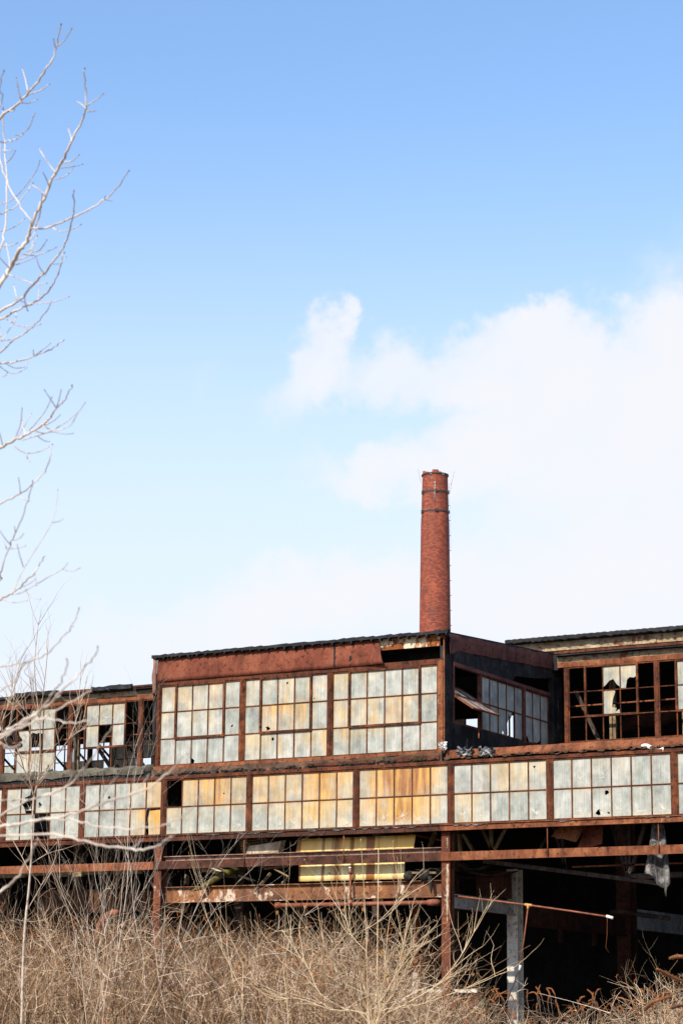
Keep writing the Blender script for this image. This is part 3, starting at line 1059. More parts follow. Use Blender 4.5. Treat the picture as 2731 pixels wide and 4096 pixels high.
full5 = {(r, c): A for r in range(3) for c in range(5)}
s_r = dict(full5)
s_r[(2, 2)] = ('part', [(0, .12), (.15, .2), (.35, .36), (.6, .42), (.8, .2), (1, .08), (1, 1), (0, 1)])
s_r[(2, 3)] = ('part', [(0, .02), (.3, 0), (.38, .35), (.55, .45), (.8, .42), (1, .5), (1, 1), (0, 1)])
s_r[(1, 2)] = ('part', [(0, 0), (.98, 0), (.95, .2), (.7, .1), (.78, .25), (.5, .3), (.55, .6), (.72, .95), (.6, 1), (0, 1)])
clere(11.26, 5, s_r, sash=[(1, 4, 1, 3)], rust=lambda r, c: .42)
s_r2 = dict(full5)
for q in ((2, 1), (1, 1), (2, 2)):
    s_r2[q] = None
clere(13.86, 5, s_r2, sash=[(1, 4, 1, 3)], rust=lambda r, c: .45)
clere(16.5, 5, dict(full5))
s_l = dict(full5)
for q in ((2, 1), (2, 2), (2, 3), (1, 1), (1, 3)):
    s_l[q] = None
clere(-5.33, 5, s_l, sash=[(1, 4, 1, 3)], rust=lambda r, c: .35)
s_l2 = dict(full5)
for q in ((2, 2), (2, 3), (1, 3), (0, 1), (0, 2)):
    s_l2[q] = None
s_l2[(1, 1)] = ('part', [(0, 0), (1, 0), (1, .8), (.85, 1), (.1, 1), (.15, .8), (.4, .6), (.45, .25), (.1, .15)])
s_l2[(1, 2)] = ('part', [(0, .8), (.2, .9), (.5, .82), (.7, .88), (1, .8), (1, 1), (0, 1)])
s_l2[(0, 3)] = ('part', [(0, 0), (.3, 0), (.5, .4), (.7, .1), (1, .2), (1, 1), (0, 1)])
clere(-7.95, 5, s_l2, sash=[(1, 4, 1, 3)], rust=lambda r, c: .35)
clere(-10.57, 5, dict(full5))
clere(-2.71, 5, dict(full5))
clere(-.09, 5, dict(full5))
for u in (-10.63, -8.01, -5.39, -2.77, -.15, 13.80, 16.43, 11.2):
    mb = MB()
    mb.mbox(Mr, u - .055, u + .055, RZ0 - .06, 11.15, -.07, .06)
    mb.build('mullion', 'rust_steel', FB)
for (a, b) in ((-12.0, 2.13), (10.95, XE1)):
    mb = MB()
    mb.mbox(Mr, a, b, 11.15, 11.29, -.08, .05)
    mb.mbox(Mr, a, b, 8.75, RZ0 - .01, -.08, .05)
    mb.build('clerestory_header', 'rust_orange', FB)
    mb = MB()
    mb.mbox(Mr, a, b, 11.292, 11.44, -.05, .03)
    mb.build('eave_strip', 'beige_strip', FB)
    mb = MB()
    mb.prism(Mr, jag_strip(Mr, a, b, 11.53, 11.455, 0, 0, .35, .012, .012), -.05, .22)
    mb.mbox(Mr, a, b, 11.46, 11.52, -6.9, -.055)
    r1 = mb.build('clerestory_roof', 'tar', FB)
    mb = MB()
    mb.prism(Mr, jag_strip(Mr, a if a > 0 else -5.6, b, 11.565, 11.50, 0, 0, .6, .005, .006), .225, .245)
    mb.build('rusty_edge', 'rust_steel', r1)
mb = MB()
for k in range(20):
    pass
mb.prism(Mr, jag_strip(Mr, -9.2, -6.9, 11.20, 11.12, 0, 0, .25, .03, .03), .07, .12)
mb.build('bent_gutter', 'rust_plum', FB)
# felt lying on the clerestory edge
for (a, b) in ((-4.45, -2.95), (-7.4, -5.7)):
    mb = MB()
    mb.prism(Mr, jag_strip(Mr, a, b, 11.60, 11.48, 0, 0, .15, .022, .02), .25, .33)
    mb.build('torn_felt', 'tar', FB)

mb = MB()
mb.box(2.13, 10.95, 6.66, 13.5, 11.46, 11.52)
mb.box(2.13, 10.95, 6.60, 6.66, 11.10, 11.52)
mb.build('clerestory_roof', 'tar', FB)
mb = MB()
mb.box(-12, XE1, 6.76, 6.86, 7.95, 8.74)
mb.build('sky_blocker', 'shade_black', FB)  # added unseen block that hides the sky behind missing panes
# back windows of the clerestory
YB = 12.6
Mb = front(YB)
for i in range(8):
    u = -14.2 + i * 2.625
    sp_ = {}
    for r in range(3):
        for c in range(5):
            if rng.random() < (.55 if r else .3):
                sp_[(r, c)] = A
    window(Mb, u, 5, 3, 9.0, .62, spec=sp_, rust=lambda r, c: .15, name='back_window')
    mb = MB()
    mb.mbox(Mb, u - .09, u - .03, 8.6, 10.9, -.06, .05)
    mb.build('mullion', 'rust_dark', FB)
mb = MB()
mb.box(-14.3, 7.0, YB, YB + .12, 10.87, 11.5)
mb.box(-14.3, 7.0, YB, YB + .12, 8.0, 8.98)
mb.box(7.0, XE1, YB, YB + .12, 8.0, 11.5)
mb.build('clerestory_back', 'shade_black', FB)
mb = MB()      # sloping struts and posts inside the clerestory
for i in range(12):
    u = -11.8 + i * 1.05
    mb.beam((u, 9.6, 11.4), (u + .55, 12.3, 9.4), .05, .06)
mb.build('roof_strut', 'rust_dark', FB)
for u in (-7.1, -4.55, -5.9, 12.1, 14.2):
    mb = MB()
    mb.mbox(front(7.6), u - .09, u - .012, 8.0, 11.45, -.1, .0)
    mb.mbox(front(7.6), u + .012, u + .09, 8.0, 11.45, -.1, .0)
    mb.build('inner_post', 'old_wood', FB)
for (a, b) in (((-5.6, 7.2, 10.9), (-4.1, 7.2, 9.0)), ((11.2, 7.2, 10.6), (12.0, 7.2, 8.9)), ((14.9, 7.2, 10.2), (14.3, 7.2, 8.9))):
    mb = MB()
    mb.beam(a, b, .07, .10)
    mb.build('diagonal_brace', 'dim_steel', FB)
for (a, b) in ((-11, 2), (11.0, 19)):
    mb = MB()
    mb.tube([(a, 6.95, 10.12), ((a + b) / 2, 6.95, 10.15), (b, 6.95, 10.18)], .028, 6)
    mb.build('rusty_pipe', 'pipe_rust', FB)
mb = MB()
mb.tube([(11.6, 9.2, 9.9), (13.0, 9.2, 10.05), (14.0, 9.2, 10.35), (15.2, 9.4, 10.4)], .26, 14)
mb.build('duct', 'rust_dark', FB)

# higher roof further back on the right
YH = 9.3
Mh = front(YH)
za = lambda p: at(p, y=YH)[2]
zt_l, zt_r = za((2049.9, 2567)), za((2731, 2504))
x_l, x_r = 8.2, at((2731, 2500), y=YH)[0] + 4
sl_ = 0.0
zt = (zt_l + zt_r) / 2
mb = MB()
u = x_l
topl, bot = [], []
while u < x_r:
    topl += [(u, zt - .004 + jit(.012)), (u + .09, zt + .006 + jit(.008)), (u + .18, zt - .002)]
    bot += [(u, zt - .10 + jit(.02)), (u + .1, zt - .11 + jit(.035)), (u + .18, zt - .10)]
    u += .2
mb.prism(Mh, bot + topl[::-1], -3.0, .25)
mb.build('high_roof', 'tar', FB)
mb = MB()
mb.mbox(Mh, x_l, x_r, zt - .40, zt - .13, -.1, .0)
mb.mbox(Mh, x_l, x_r, zt - .40, zt - .37, 0, .07)
hb = mb.build('high_beam', 'beige_strip', FB)
mb = MB()
for i in range(14):
    u = x_l + .4 + i * .86
    mb.mbox(Mh, u - .05, u + .05 + (.5 if i % 4 == 1 else 0), zt - .75, zt - .402, -.08, -.01)
mb.mbox(Mh, x_l, x_r, zt - .85, zt - .56, -.1, .0)
mb.build('high_frame', 'rust_orange', FB)

# --- columns, girts and girders below the band ------------------------------
def column(xc, y0, z1, mat, depth=.24, w=.225, z0=0.0, label=None):
    mb = MB()
    mb.box(xc - w / 2, xc + w / 2, y0, y0 + .022, z0, z1)
    mb.box(xc - w / 2, xc + w / 2, y0 + depth - .022, y0 + depth, z0, z1)
    mb.box(xc - .01, xc + .01, y0 + .022, y0 + depth - .022, z0, z1)
    o = mb.build('column', mat, FB)
    if label:
        o['label'] = label
    return o


for xc in (-6.0, 2.41, 10.80, 19.2):
    column(xc, .10, 6.21, 'rust_column')
for (za_, zb2) in ((4.02, 5.42), (5.80, 6.05)):   # flaked pale paint running down the corner column's web edge
    mb = MB()
    k = 26
    l_, r__ = [], []
    for i in range(k + 1):
        z = za_ + (zb2 - za_) * i / k
        wd = (.028 if za_ < 5 else .012) * min(1, .25 + 2.5 * i / k)
        l_.append((10.845 - wd + jit(.014), z))
        r__.append((10.845 + wd + jit(.014), z))
    mb.prism(front(.10), l_[::-1] + r__, .0, .003)
    mb.build('paint_flake', 'pale_sheet', FB)
GZ0, GZ1 = 5.50, 5.705
for i, (a, b, mt) in enumerate([(XE0, 2.30, 'rust_orange'), (2.305, 10.70, 'rust_dark'), (10.705, XE1, 'rust_orange')]):
    mb = MB()
    mb.mbox(Mf, a, b, GZ0, GZ1, -.055, -.035)
    mb.mbox(Mf, a, b, GZ0, GZ0 + .02, -.098, -.056)
    mb.mbox(Mf, a, b, GZ1 - .02, GZ1, -.098, -.056)
    for k in range(int((b - a) / .5)):
        mb.mbox(Mf, a + .25 + k * .5, a + .275 + k * .5, GZ0 + .09, GZ0 + .115, -.035, -.027)
    mb.build('girt', mt, FB)
mb = MB()
mb.box(2.55, 10.67, .25, .28, 5.72, 5.84)
mb.box(2.55, 10.67, .16, .25, 5.82, 5.84)
mb.build('inner_girt', 'sunlit_rust', FB)
for px in (978, 1375, 2188, 2632):
    p = at((px, 3350), y=.0)
    mb = MB()
    mb.tube([(p[0], -.0, 6.22), (p[0], -.0, GZ0 + .02)], .014, 6)
    mb.build('hanger_rod', 'rust_orange', FB)
g0, g1 = at((1400, 3530), y=.32)[2], at((1400, 3597), y=.32)[2]
mb = MB()
mb.box(2.55, 10.67, .34, .36, g1, g0)
mb.box(2.55, 10.67, .25, .34, g1, g1 + .02)
mb.box(2.55, 10.67, .25, .34, g0 - .02, g0)
for (px0, px1) in ((1255, 1325), (1530, 1595)):
    a, b = at((px0, 3590), y=.3)[0], at((px1, 3590), y=.3)[0]
    mb.box(a, b, .325, .34, g1 + .022, g1 + .15)
    for k in range(3):
        x = a + (b - a) * (k + .5) / 3
        mb.box(x - .02, x + .02, .31, .325, g1 + .06, g1 + .10)
mb.build('girder', 'rust_girder', FB)
# interior frame on the corner column's line: grey beam, grey column, dark beam, rusty column
XC = 10.80
ycol = at((2056, 3800), x=XC)[1]
column(XC - .0, ycol - .12, at((2056, 3478), x=XC)[2], 'white_paint', .34, .30, label='grey painted inner column')
b0, b1 = at((1830, 3585), x=XC)[2], at((1830, 3636), x=XC)[2]
b2, b3 = at((2040, 3608), x=XC)[2], at((2040, 3650), x=XC)[2]
mb = MB()
zb_, zt_ = (b1 + b3) / 2, (b0 + b2) / 2
mb.box(XC + .02, XC + .05, .34, ycol - .13, zb_, zt_)
mb.box(XC - .08, XC + .12, .34, ycol - .13, zt_, zt_ + .02)
mb.box(XC - .08, XC + .12, .34, ycol - .13, zb_ - .02, zb_)
mb.build('cross_beam', 'grey_paint', FB)
yr2 = at((2510, 3800), x=XC)[1]
mb = MB()
mb.box(XC + .02, XC + .05, ycol + .24, yr2 - .2, zb_ - .25, zt_ + .02)
mb.box(XC - .08, XC + .12, ycol + .24, yr2 - .2, zb_ - .27, zb_ - .252)
for k in range(2):
    y = ycol + 2.6 + k * 2.3
    mb.box(XC + .06, XC + .10, y, y + .22, zb_ - .62, zb_ - .1)
mb.build('cross_beam', 'rust_dark', FB)
column(XC, yr2 - .3, 7.5, 'rust_dark', .5, .42, label='rusty inner column with dark spray painted scrawl')  # rust darkened in colour so the deep column stays dim
mb = MB()
rc = lambda x, y: tuple(at(Zm(1931, 3200, 1.96)(x, y), y=yr2 - .33))
for pts in ([(1112, 1500), (1130, 1560), (1150, 1580)], [(1165, 1500), (1150, 1580), (1145, 1640)], [(1120, 1640), (1150, 1590), (1172, 1650)], [(1112, 1500), (1122, 1496)], [(1158, 1498), (1168, 1503)]):
    mb.tube([rc(*p) for p in pts], .022, 5)
mb.build('graffiti_scrawl', 'patchy_black', FB)
mb = MB()
mb.box(XC + .02, XC + .05, yr2 + .25, yr2 + 8, zb_ - .05, zt_ + .25)
mb.build('cross_beam', 'grey_paint', FB)
# more inner columns and low members seen dimly
for (x, y) in ((-6, 8), (2.41, 4.1), (2.41, 12), (6.6, 9), (19.2, 4.1), (15.5, 10), (19.2, 11.6)):
    column(x, y, 8.0, 'dim_steel', .3, .3)
# truss webs just inside
zz = lambda x, y: tuple(at(Zm(1931, 3200, 1.96)(x, y), y=1.6))
for (a, b, w) in (((0, 245), (75, 400), .07), ((62, 235), (70, 400), .09), ((170, 235), (85, 400), .07), ((500, 290), (440, 390), .05),
                  ((560, 240), (650, 540), .06), ((1000, 180), (1120, 560), .07), ((1108, 180), (1125, 600), .06), ((1138, 180), (1150, 600), .06), ((1265, 190), (1160, 560), .09), ((620, 310), (645, 540), .06)):
    mb = MB()
    A_, B_ = Vector(zz(*a)), Vector(zz(*b))
    mb.beam(A_ + (A_ - B_) * .12, B_, w, .06, (0, 1, 0))
    mb.build('truss_web', 'old_wood' if a[0] < 300 else 'dim_steel', FB)
for (a, b, w) in (((0, 480), (1400, 655), .10), ((700, 525), (1560, 495), .035), ((1160, 600), (1560, 585), .13)):
    mb = MB()
    mb.beam(zz(*a), zz(*b), .06, w)
    mb.build('truss_chord', 'dim_steel' if w > .05 else 'rust_orange', FB)
z3_ = lambda x, y: tuple(at(Zm(1300, 3200, 1.96)(x, y), y=1.2))
for (a, b, w) in (((860, 250), (812, 390), .16), ((600, 256), (908, 316), .03), ((1085, 270), (1170, 420), .14), ((1050, 270), (1060, 420), .14)):
    mb = MB()
    mb.beam(z3_(*a), z3_(*b), .05, w, (0, 1, 0))
    mb.build('brace', 'old_wood' if w > .1 else 'rust_orange', FB)
# steel post with white foot and low rail behind the brush, right of the centre
p = at((1660, 3800), y=2.0)
mb = MB()
mb.box(p[0] - .07, p[0] + .07, 2.0, 2.1, 2.9, 4.75)
po = mb.build('short_post', 'rust_orange', FB)
mb = MB()
mb.box(p[0] - .075, p[0] + .075, 1.99, 2.11, 2.0, 2.9)
mb.build('post_foot', 'white_paint', po)
mb = MB()
mb.box(7.6, 10.6, 2.2, 2.28, 2.42, 2.50)
mb.build('low_rail', 'white_paint', FB)
mb = MB()
mb.box(7.6, 10.6, 2.3, 2.4, 2.05, 2.38)
mb.build('low_board', 'rust_dark', FB)
# boarding on the left below the band
for (x0, x1, z0, z1, mt, y) in ((-5.3, 1.8, 4.55, 5.15, 'brown_board', 2.4), (-5.3, 1.9, 4.0, 4.45, 'brown_board', 2.6), (-5.3, 1.6, 5.55, 5.72, 'old_wood', 2.0)):
    n = max(1, int((x1 - x0) / .9))
    for i in range(n):
        if rng.random() < .35:
            continue
        a = x0 + (x1 - x0) * i / n
        mb = MB()
        mb.box(a, a + (x1 - x0) / n - .02, y + jit(.03), y + .06 + .001 * i, z0 + jit(.06), z1 + jit(.05))
        mb.build('board', mt, FB)
for (a, b) in (((-4.6, 1.2, 6.2), (-3.9, 1.2, 5.0)), ((1.0, 1.2, 6.1), (1.9, 1.2, 4.6)), ((-.9, 1.2, 6.2), (-1.5, 1.2, 4.8)), ((.2, 1.2, 6.2), (-.1, 1.2, 4.2))):
    mb = MB()
    mb.beam(a, b, .06, .12, (0, 1, 0))
    mb.build('brace', 'dim_steel', FB)
mb = MB()
mb.tube([at(Zm(0, 3096, 1.568)(560, 440), y=.6), at(Zm(0, 3096, 1.568)(760, 478), y=.6), at(Zm(0, 3096, 1.568)(965, 485), y=.6)], .05, 8)
mb.build('black_pipe', 'patchy_black', FB)
# shell with the interior shade put into its colours: floor, walls, ceiling
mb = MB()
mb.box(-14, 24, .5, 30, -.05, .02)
mb.build('factory_floor', 'floor_dark', FB)
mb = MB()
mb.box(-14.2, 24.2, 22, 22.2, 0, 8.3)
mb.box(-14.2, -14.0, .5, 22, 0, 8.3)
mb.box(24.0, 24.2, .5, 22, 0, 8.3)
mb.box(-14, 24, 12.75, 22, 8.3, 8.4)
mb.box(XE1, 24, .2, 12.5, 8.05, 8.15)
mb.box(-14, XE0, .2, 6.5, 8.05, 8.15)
mb.build('inner_wall', 'shade_black', FB)

# ------------------------------------------------------------------ loose things in and on the factory
Q2 = Zm(600, 3200, 1.96)
Q3 = Zm(1300, 3200, 1.96)
Q4 = Zm(1931, 3200, 1.96)


def ysheet(px0, px1, zt, zb, y, label, lean=0.0, mat='yellow_fibreglass'):
    x0, x1 = at((px0, 3400), y=y)[0], at((px1, 3400), y=y)[0]
    mb = MB()
    g = []
    k = 64
    for i in range(k + 1):
        x = x0 + (x1 - x0) * i / k
        c = .004 * math.sin(i * 2 * math.pi / 4)
        g.append([(x + lean * t, y + c + .05 * (1 - t), zt + (zb - zt) * t + (jit(.003) if j in (0, 5) else 0)) for j, t in enumerate([0, .2, .4, .6, .8, 1])])
    mb.sheet(g[::-1], .004)
    o = mb.build('fibreglass_sheet', mat)
    tag(o, label, 'sheet', 'yellow fibreglass sheets behind the girts')


YS = .34
zy = lambda px, py: at((px, py), y=YS)[2]
ysheet(1187, 1658, 6.18, 5.72, YS, 'upper yellow corrugated sheet with brown streaks, directly under the window band', -.05)
ysheet(1192, 1614, 5.69, zy(1400, 3521), YS, 'lower cream yellow corrugated sheet standing on the rusty girder', .03, 'cream_fibreglass')

# torn rusty sheets hanging under the band on the right
yh = .7
hz = lambda x, y: np.array(at(Q4(x, y), y=yh))


def hang(poly_top, poly_bot, mat, label, wav=.03, y=.7, fold=3.0, name='hanging_sheet', cat='metal sheet', group=None):
    n = 16
    g = []
    tp = [np.array(at(Q4(*p), y=y)) for p in poly_top]
    bt = [np.array(at(Q4(*p), y=y)) for p in poly_bot]

    def lerp(l, t):
        t *= len(l) - 1
        i = min(int(t), len(l) - 2)
        return l[i] + (l[i + 1] - l[i]) * (t - i)
    for i in range(n + 1):
        t = i / n
        a, b = lerp(tp, t), lerp(bt, t)
        row = []
        for j in range(9):
            s_ = j / 8
            p = a + (b - a) * s_
            p = p + np.array([0, -wav * math.sin(t * fold * 6.283) * (.3 + s_) - .12 * s_ * s_, 0])
            row.append(tuple(p))
        g.append(row)
    mb = MB()
    mb.sheet(g[::-1], .005)
    return tag(mb.build(name, mat), label, cat, group)


hang([(590, 195), (700, 185), (812, 180)], [(548, 290), (570, 292), (612, 310), (640, 305), (700, 325), (740, 332), (755, 315)], 'rust_orange',
     'rippled pale brown torn sheet hanging under the right window band', .03, .55, 1.0, group='torn sheets under the window band')
hang([(800, 185), (935, 180)], [(752, 378), (800, 372), (850, 375), (900, 362), (945, 345)], 'rust_sheet',
     'dark red brown flat torn sheet hanging beside the rippled one', .02, .85, .6, group='torn sheets under the window band')
hang([(1325, 170), (1412, 165)], [(1275, 580), (1310, 582), (1345, 590), (1385, 680), (1425, 690), (1430, 745), (1455, 772), (1460, 690), (1485, 660), (1480, 640)], 'tar_cloth',
     'ragged grey black roofing felt hanging in a long strip over the right girt', .06, .42, 1.6, 'hanging_felt', 'roofing felt')

# mossy log and debris on the girder
mb = MB()
pts = [at(Q2(*p), y=y_) for p, y_ in (((325, 712), .05), ((400, 690), .12), ((480, 640), .25), ((560, 590), .45), ((660, 545), .8), ((780, 520), 1.2))]
mb.tube(pts, [.02, .06, .085, .10, .10, .09], 8)
tag(mb.build('fallen_log', 'moss_log'), 'moss covered broken log jutting over the long rusty girder', 'log')
mb = MB()
mb.beam(at(Q2(822, 718), y=.2), at(Q2(945, 575), y=.7), .04, .07)
tag(mb.build('plank', 'old_wood'), 'thin pale broken plank leaning across the long rusty girder', 'plank', 'broken planks on the girder')
mb = MB()
mb.beam(at(Q2(1035, 655), y=.4), at(Q2(1085, 610), y=.8), .04, .06)
mb.beam(at(Q2(975, 540), y=.6), at(Q2(1085, 600), y=.7), .03, .04)
tag(mb.build('plank', 'old_wood'), 'short splintered timber pieces lying just left of the yellow sheets', 'plank', 'broken planks on the girder')
# broken beige board and bundle of old corrugated sheets
mb = MB()
a = [at(Q2(*p), y=.33) for p in ((748, 437), (1003, 425), (1028, 322), (775, 362))]
nn = Vector((0, .25, .05))
mb.hexa([a[0], a[1], Vector(a[1]) + nn, Vector(a[0]) + nn, a[3], a[2], Vector(a[2]) + nn, Vector(a[3]) + nn])
tag(mb.build('broken_crate', 'pale_sheet'), 'tilted beige broken wooden panel lying above the inner girt left of the yellow sheet', 'wooden panel')
for (yy0, n_, xa, xb, lab) in ((300, 7, 690, 860, 'upper stack of bent corrugated sheets beside the tilted beige panel'), (515, 5, 385, 540, 'lower bent corrugated sheets above the mossy log')):
    mb = MB()
    for i in range(n_):
        g = []
        for k in range(13):
            t = k / 12
            x = xa + (xb - xa) * t + i * 6
            pt = np.array(at(Q2(x, yy0 + i * (19 if n_ == 7 else 10) + 14 * math.sin(t * 3.1) * (1 if n_ == 7 else -1) + (t * 45 if n_ == 5 else 0)), y=.42 + .04 * i))
            g.append([tuple(pt), tuple(pt + np.array([0.02, .25, .02])), tuple(pt + np.array([.05, .7, .02]))])
        mb.sheet(g, .03)
    tag(mb.build('sheet_stack', 'pale_sheet' if n_ == 5 else 'old_wood'), lab, 'sheets', 'bent sheets inside the building')
# clutter behind the right hand opening, its dimness put into dark colours
mb = MB()
a = at(Q3(1185, 770), y=3.0)
mb.box(a[0], a[0] + .75, 3.0, 3.5, a[2], a[2] + .62)
mb.box(a[0] - .03, a[0] + .78, 2.97, 3.53, a[2] + .622, a[2] + .67)
mb.box(a[0] + .08, a[0] + .67, 2.97, 2.995, a[2] + .08, a[2] + .54)
tag(mb.build('metal_cabinet', 'rust_dark'), 'dim rusty metal cabinet standing on the grey cross beam', 'cabinet')
for i, (p0, p1, lab) in enumerate((((1030, 500), (1230, 520), 'upper dim warped board lying behind the corner column under the girt'), ((1060, 540), (1440, 560), 'longest dim warped board sagging toward the grey column'), ((980, 560), (1180, 590), 'lowest dim warped board behind the corner column'))):
    mb = MB()
    A_, B_ = np.array(at(Q3(*p0), y=2.2 + i * .3)), np.array(at(Q3(*p1), y=2.6 + i * .3))
    gg = []
    for k in range(9):
        t = k / 8
        c_ = A_ + (B_ - A_) * t + np.array([0, 0, -.10 * math.sin(t * 3.1) + jit(.02)])
        gg.append([tuple(c_), tuple(c_ + np.array([.05, .4, .03 + jit(.03)]))])
    mb.sheet(gg, .03)
    tag(mb.build('warped_board', 'dim_steel'), lab, 'board', 'warped boards behind the corner column')
for i, (p0, p1, w_, lab) in enumerate((((120, 675), (150, 575), .14, 'short upright board end at the left column above the girder'), ((285, 660), (292, 590), .16, 'short board stub standing on the girder left of the log'), ((700, 590), (830, 640), .10, 'dark broken board under the bent sheets'), ((900, 540), (1090, 520), .12, 'grey broken board lying above the planks left of the sheet'))):
    mb = MB()
    mb.beam(at(Q2(*p0), y=.55 + .1 * i), at(Q2(*p1), y=.6 + .1 * i), .05, w_, (0, 1, 0))
    tag(mb.build('broken_board', 'old_wood' if i != 2 else 'charred_wood'), lab, 'board', 'broken boards on the girder')
# charred logs by the column
for (p0, p1, r_, lab) in (((640, 600), (760, 570), .13, 'left charred log end resting on the girder beside the yellow sheet'),
                          ((760, 590), (905, 575), .16, 'bigger charred log end on the girder right beside the column, bark hanging')):
    mb = MB()
    A_, B_ = np.array(at(Q3(*p0), y=.18)), np.array(at(Q3(*p1), y=.9))
    k = [A_ + (B_ - A_) * t for t in (0, .1, .4, .7, 1)]
    mb.tube(k, [r_ * .8, r_, r_ * .95, r_ * .9, r_ * .9], 9)
    if r_ > .14:
        mb.tube([at(Q3(820, 600), y=.15), at(Q3(828, 670), y=.12), at(Q3(832, 735), y=.15)], [.06, .045, .01], 5)
    tag(mb.build('charred_log', 'charred_wood'), lab, 'log', 'charred logs on the girder')
mb = MB()
mb.beam(at(Q3(690, 575), y=.5), at(Q3(905, 575), y=.5), .5, .05)
tag(mb.build('plank', 'old_wood'), 'mossy weathered board lying on the two charred logs', 'plank', 'broken planks on the girder')

# sprinkler pipe run with riser
sp_e = empty('sprinkler_pipe', tuple(at((1400, 3610), y=.18)), 'horizontal rusty sprinkler pipe with upright riser in front of the long girder', 'pipe')
mb = MB()
pl, pr_ = at((1110, 3622), y=.18), at((1728, 3610), y=.18)
mb.tube([pl, at((1400, 3617), y=.18), pr_], .055, 9)
mb.build('main_pipe', 'pipe_rust', sp_e)
mb = MB()
mb.tube([np.array(pr_) - [.12, 0, 0], np.array(pr_) + [.02, 0, 0], np.array(pr_) + [.10, .05, 0], np.array(pr_) + [.13, .14, 0]], [.075, .085, .085, .07], 9)
mb.tube([np.array(pl) - [.05, 0, 0], np.array(pl) + [.08, 0, 0]], .08, 9)
mb.build('elbow', 'pipe_rust', sp_e)
mb = MB()
r0, r1 = at((1402, 3610), y=.16), at((1400, 3485), y=.16)
mb.tube([r0, r1], .028, 7)
mb.tube([np.array(r0) - [0, 0, .05], np.array(r0) + [0, 0, .05]], .07, 8)
mb.tube([np.array(r1) - [0, 0, .06], np.array(r1) + [0, 0, .02]], .05, 8)
mb.build('riser', 'pipe_rust', sp_e)
mb = MB()
mb.tube([np.array(r1), np.array(r1) + [0, 0, .07]], .012, 6)
mb.tube([np.array(r1) + [0, 0, .07], np.array(r1) + [0, 0, .11]], [.04, .035], 8)
mb.build('sprinkler_head', 'cap_white', sp_e)

# broken pipe drooping out on the right
pa, pt_, pe = at((1822, 3584), y=.5), at((2110, 3620), y=.35), at((2432, 3667), y=.2)
hp = empty('hanging_pipe', tuple(pt_), 'thin broken rusty pipe sagging across the dark opening with a dropped branch', 'pipe')
mb = MB()
mb.tube([pa, at((1960, 3601), y=.42), pt_, at((2280, 3644), y=.27), pe], .022, 7)
mb.build('long_pipe', 'pipe_rust', hp)
mb = MB()
mb.tube([at((2098, 3618), y=.355), at((2126, 3622), y=.345)], .035, 8)
mb.tube([at((2111, 3618), y=.35), at((2110, 3638), y=.35)], .03, 8)
mb.build('tee_fitting', 'fitting_ochre', hp)
mb = MB()
dpb = at((2078, 3872), y=.35)
mb.tube([at((2110, 3632), y=.35), at((2094, 3760), y=.35), dpb], .018, 6)
mb.build('drop_pipe', 'pipe_rust', hp)
mb = MB()
mb.tube([at((2424, 3665), y=.2), at((2450, 3672), y=.2)], .036, 8)
mb.tube([at((2080, 3860), y=.35), at((2076, 3882), y=.35)], .03, 8)
mb.build('pipe_cap', 'cap_white', hp)
mb = MB()
mb.tube([dpb, at((2062, 3905), y=.33), at((2055, 3935), y=.3), at((2040, 3965), y=.27), at((2030, 4000), y=.25)], .017, 6)
mb.build('black_hose', 'cable', hp)
mb = MB()
mb.tube([at((2427, 3672), y=.2), at((2426, 3740), y=.2), at((2421, 3790), y=.2), at((2434, 3811), y=.2)], .004, 5)
mb.build('wire', 'rust_orange', hp)
# hooked bits of wire dangling from the sill
for (pts, lab) in (([(568, 287), (562, 310), (575, 345), (572, 405)], 'thin wire dangling from the sill left of the bent sheets'),
                   ([(868, 270), (862, 300), (850, 312)], 'short hooked strip of seal hanging from the sill')):
    mb = MB()
    mb.tube([at(Q2(*p), y=-.07) for p in pts], .010, 5)
    tag(mb.build('dangling_wire', 'cable'), lab, 'wire', 'wires dangling from the sill')
# conduit on the right
mb = MB()
mb.tube([at(Q4(*p), y=5.0) for p in ((1000, 878), (1060, 870), (1140, 880), (1200, 895), (1460, 930))], .06, 7)
tag(mb.build('grey_conduit', 'dim_steel'), 'dim grey conduit running along the inner beam at right', 'conduit')
# crumpled foil on the ledge
for (cx_, cy_, w_, h_, lab) in ((1858, 3008, .24, .16, 'left crumpled silvery flashing scrap on the ledge below the block corner'),
                                (1945, 3006, .22, .20, 'right crumpled silvery flashing scrap hanging over the ledge edge'), (1772, 2985, .10, .16, 'small white torn flashing stub at the foot of the block corner')):
    mb = MB()
    c = np.array(at((cx_, cy_), y=-.06))
    n = 8
    r2 = random.Random(cx_)
    g = [[tuple(c + np.array([(i / n - .5) * w_ * 1.7 + r2.uniform(-.03, .03), r2.uniform(-.10, .06), (j / n - .5) * -h_ * (1.0 + .5 * math.sin(i * 1.9)) + r2.uniform(-.035, .035)])) for j in range(n + 1)] for i in range(n + 1)]
    mb.sheet(g[::-1], .004, 0, False)
    tag(mb.build('flashing_scrap', 'foil' if w_ > .15 else 'cap_white'), lab, 'flashing', 'torn flashing scraps on the ledge')
mb = MB()
p = np.array(at((2610, 2985), y=-.05))
mb.sheet([[tuple(p + np.array([i * .08 - .3, -.03 * math.sin(i), .05 - .012 * i + .04 * math.sin(i * .9) - j * .05])) for j in range(3)] for i in range(8)][::-1], .005)
tag(mb.build('flashing_scrap', 'cap_white'), 'curled pale strip of flashing on the right roof edge', 'flashing', 'torn flashing scraps on the ledge')
# small moss tuft
mb = MB()
for k in range(40):
    p = np.array(at((1672 + jit(16), 3040 + jit(7)), y=-.05))
    mb.tube([p, p + np.array([jit(.04), -.02, .05 + jit(.03)])], [.014, .003], 4)
tag(mb.build('moss_tuft', 'moss_log'), 'small moss tuft growing on the ledge under the block', 'moss')
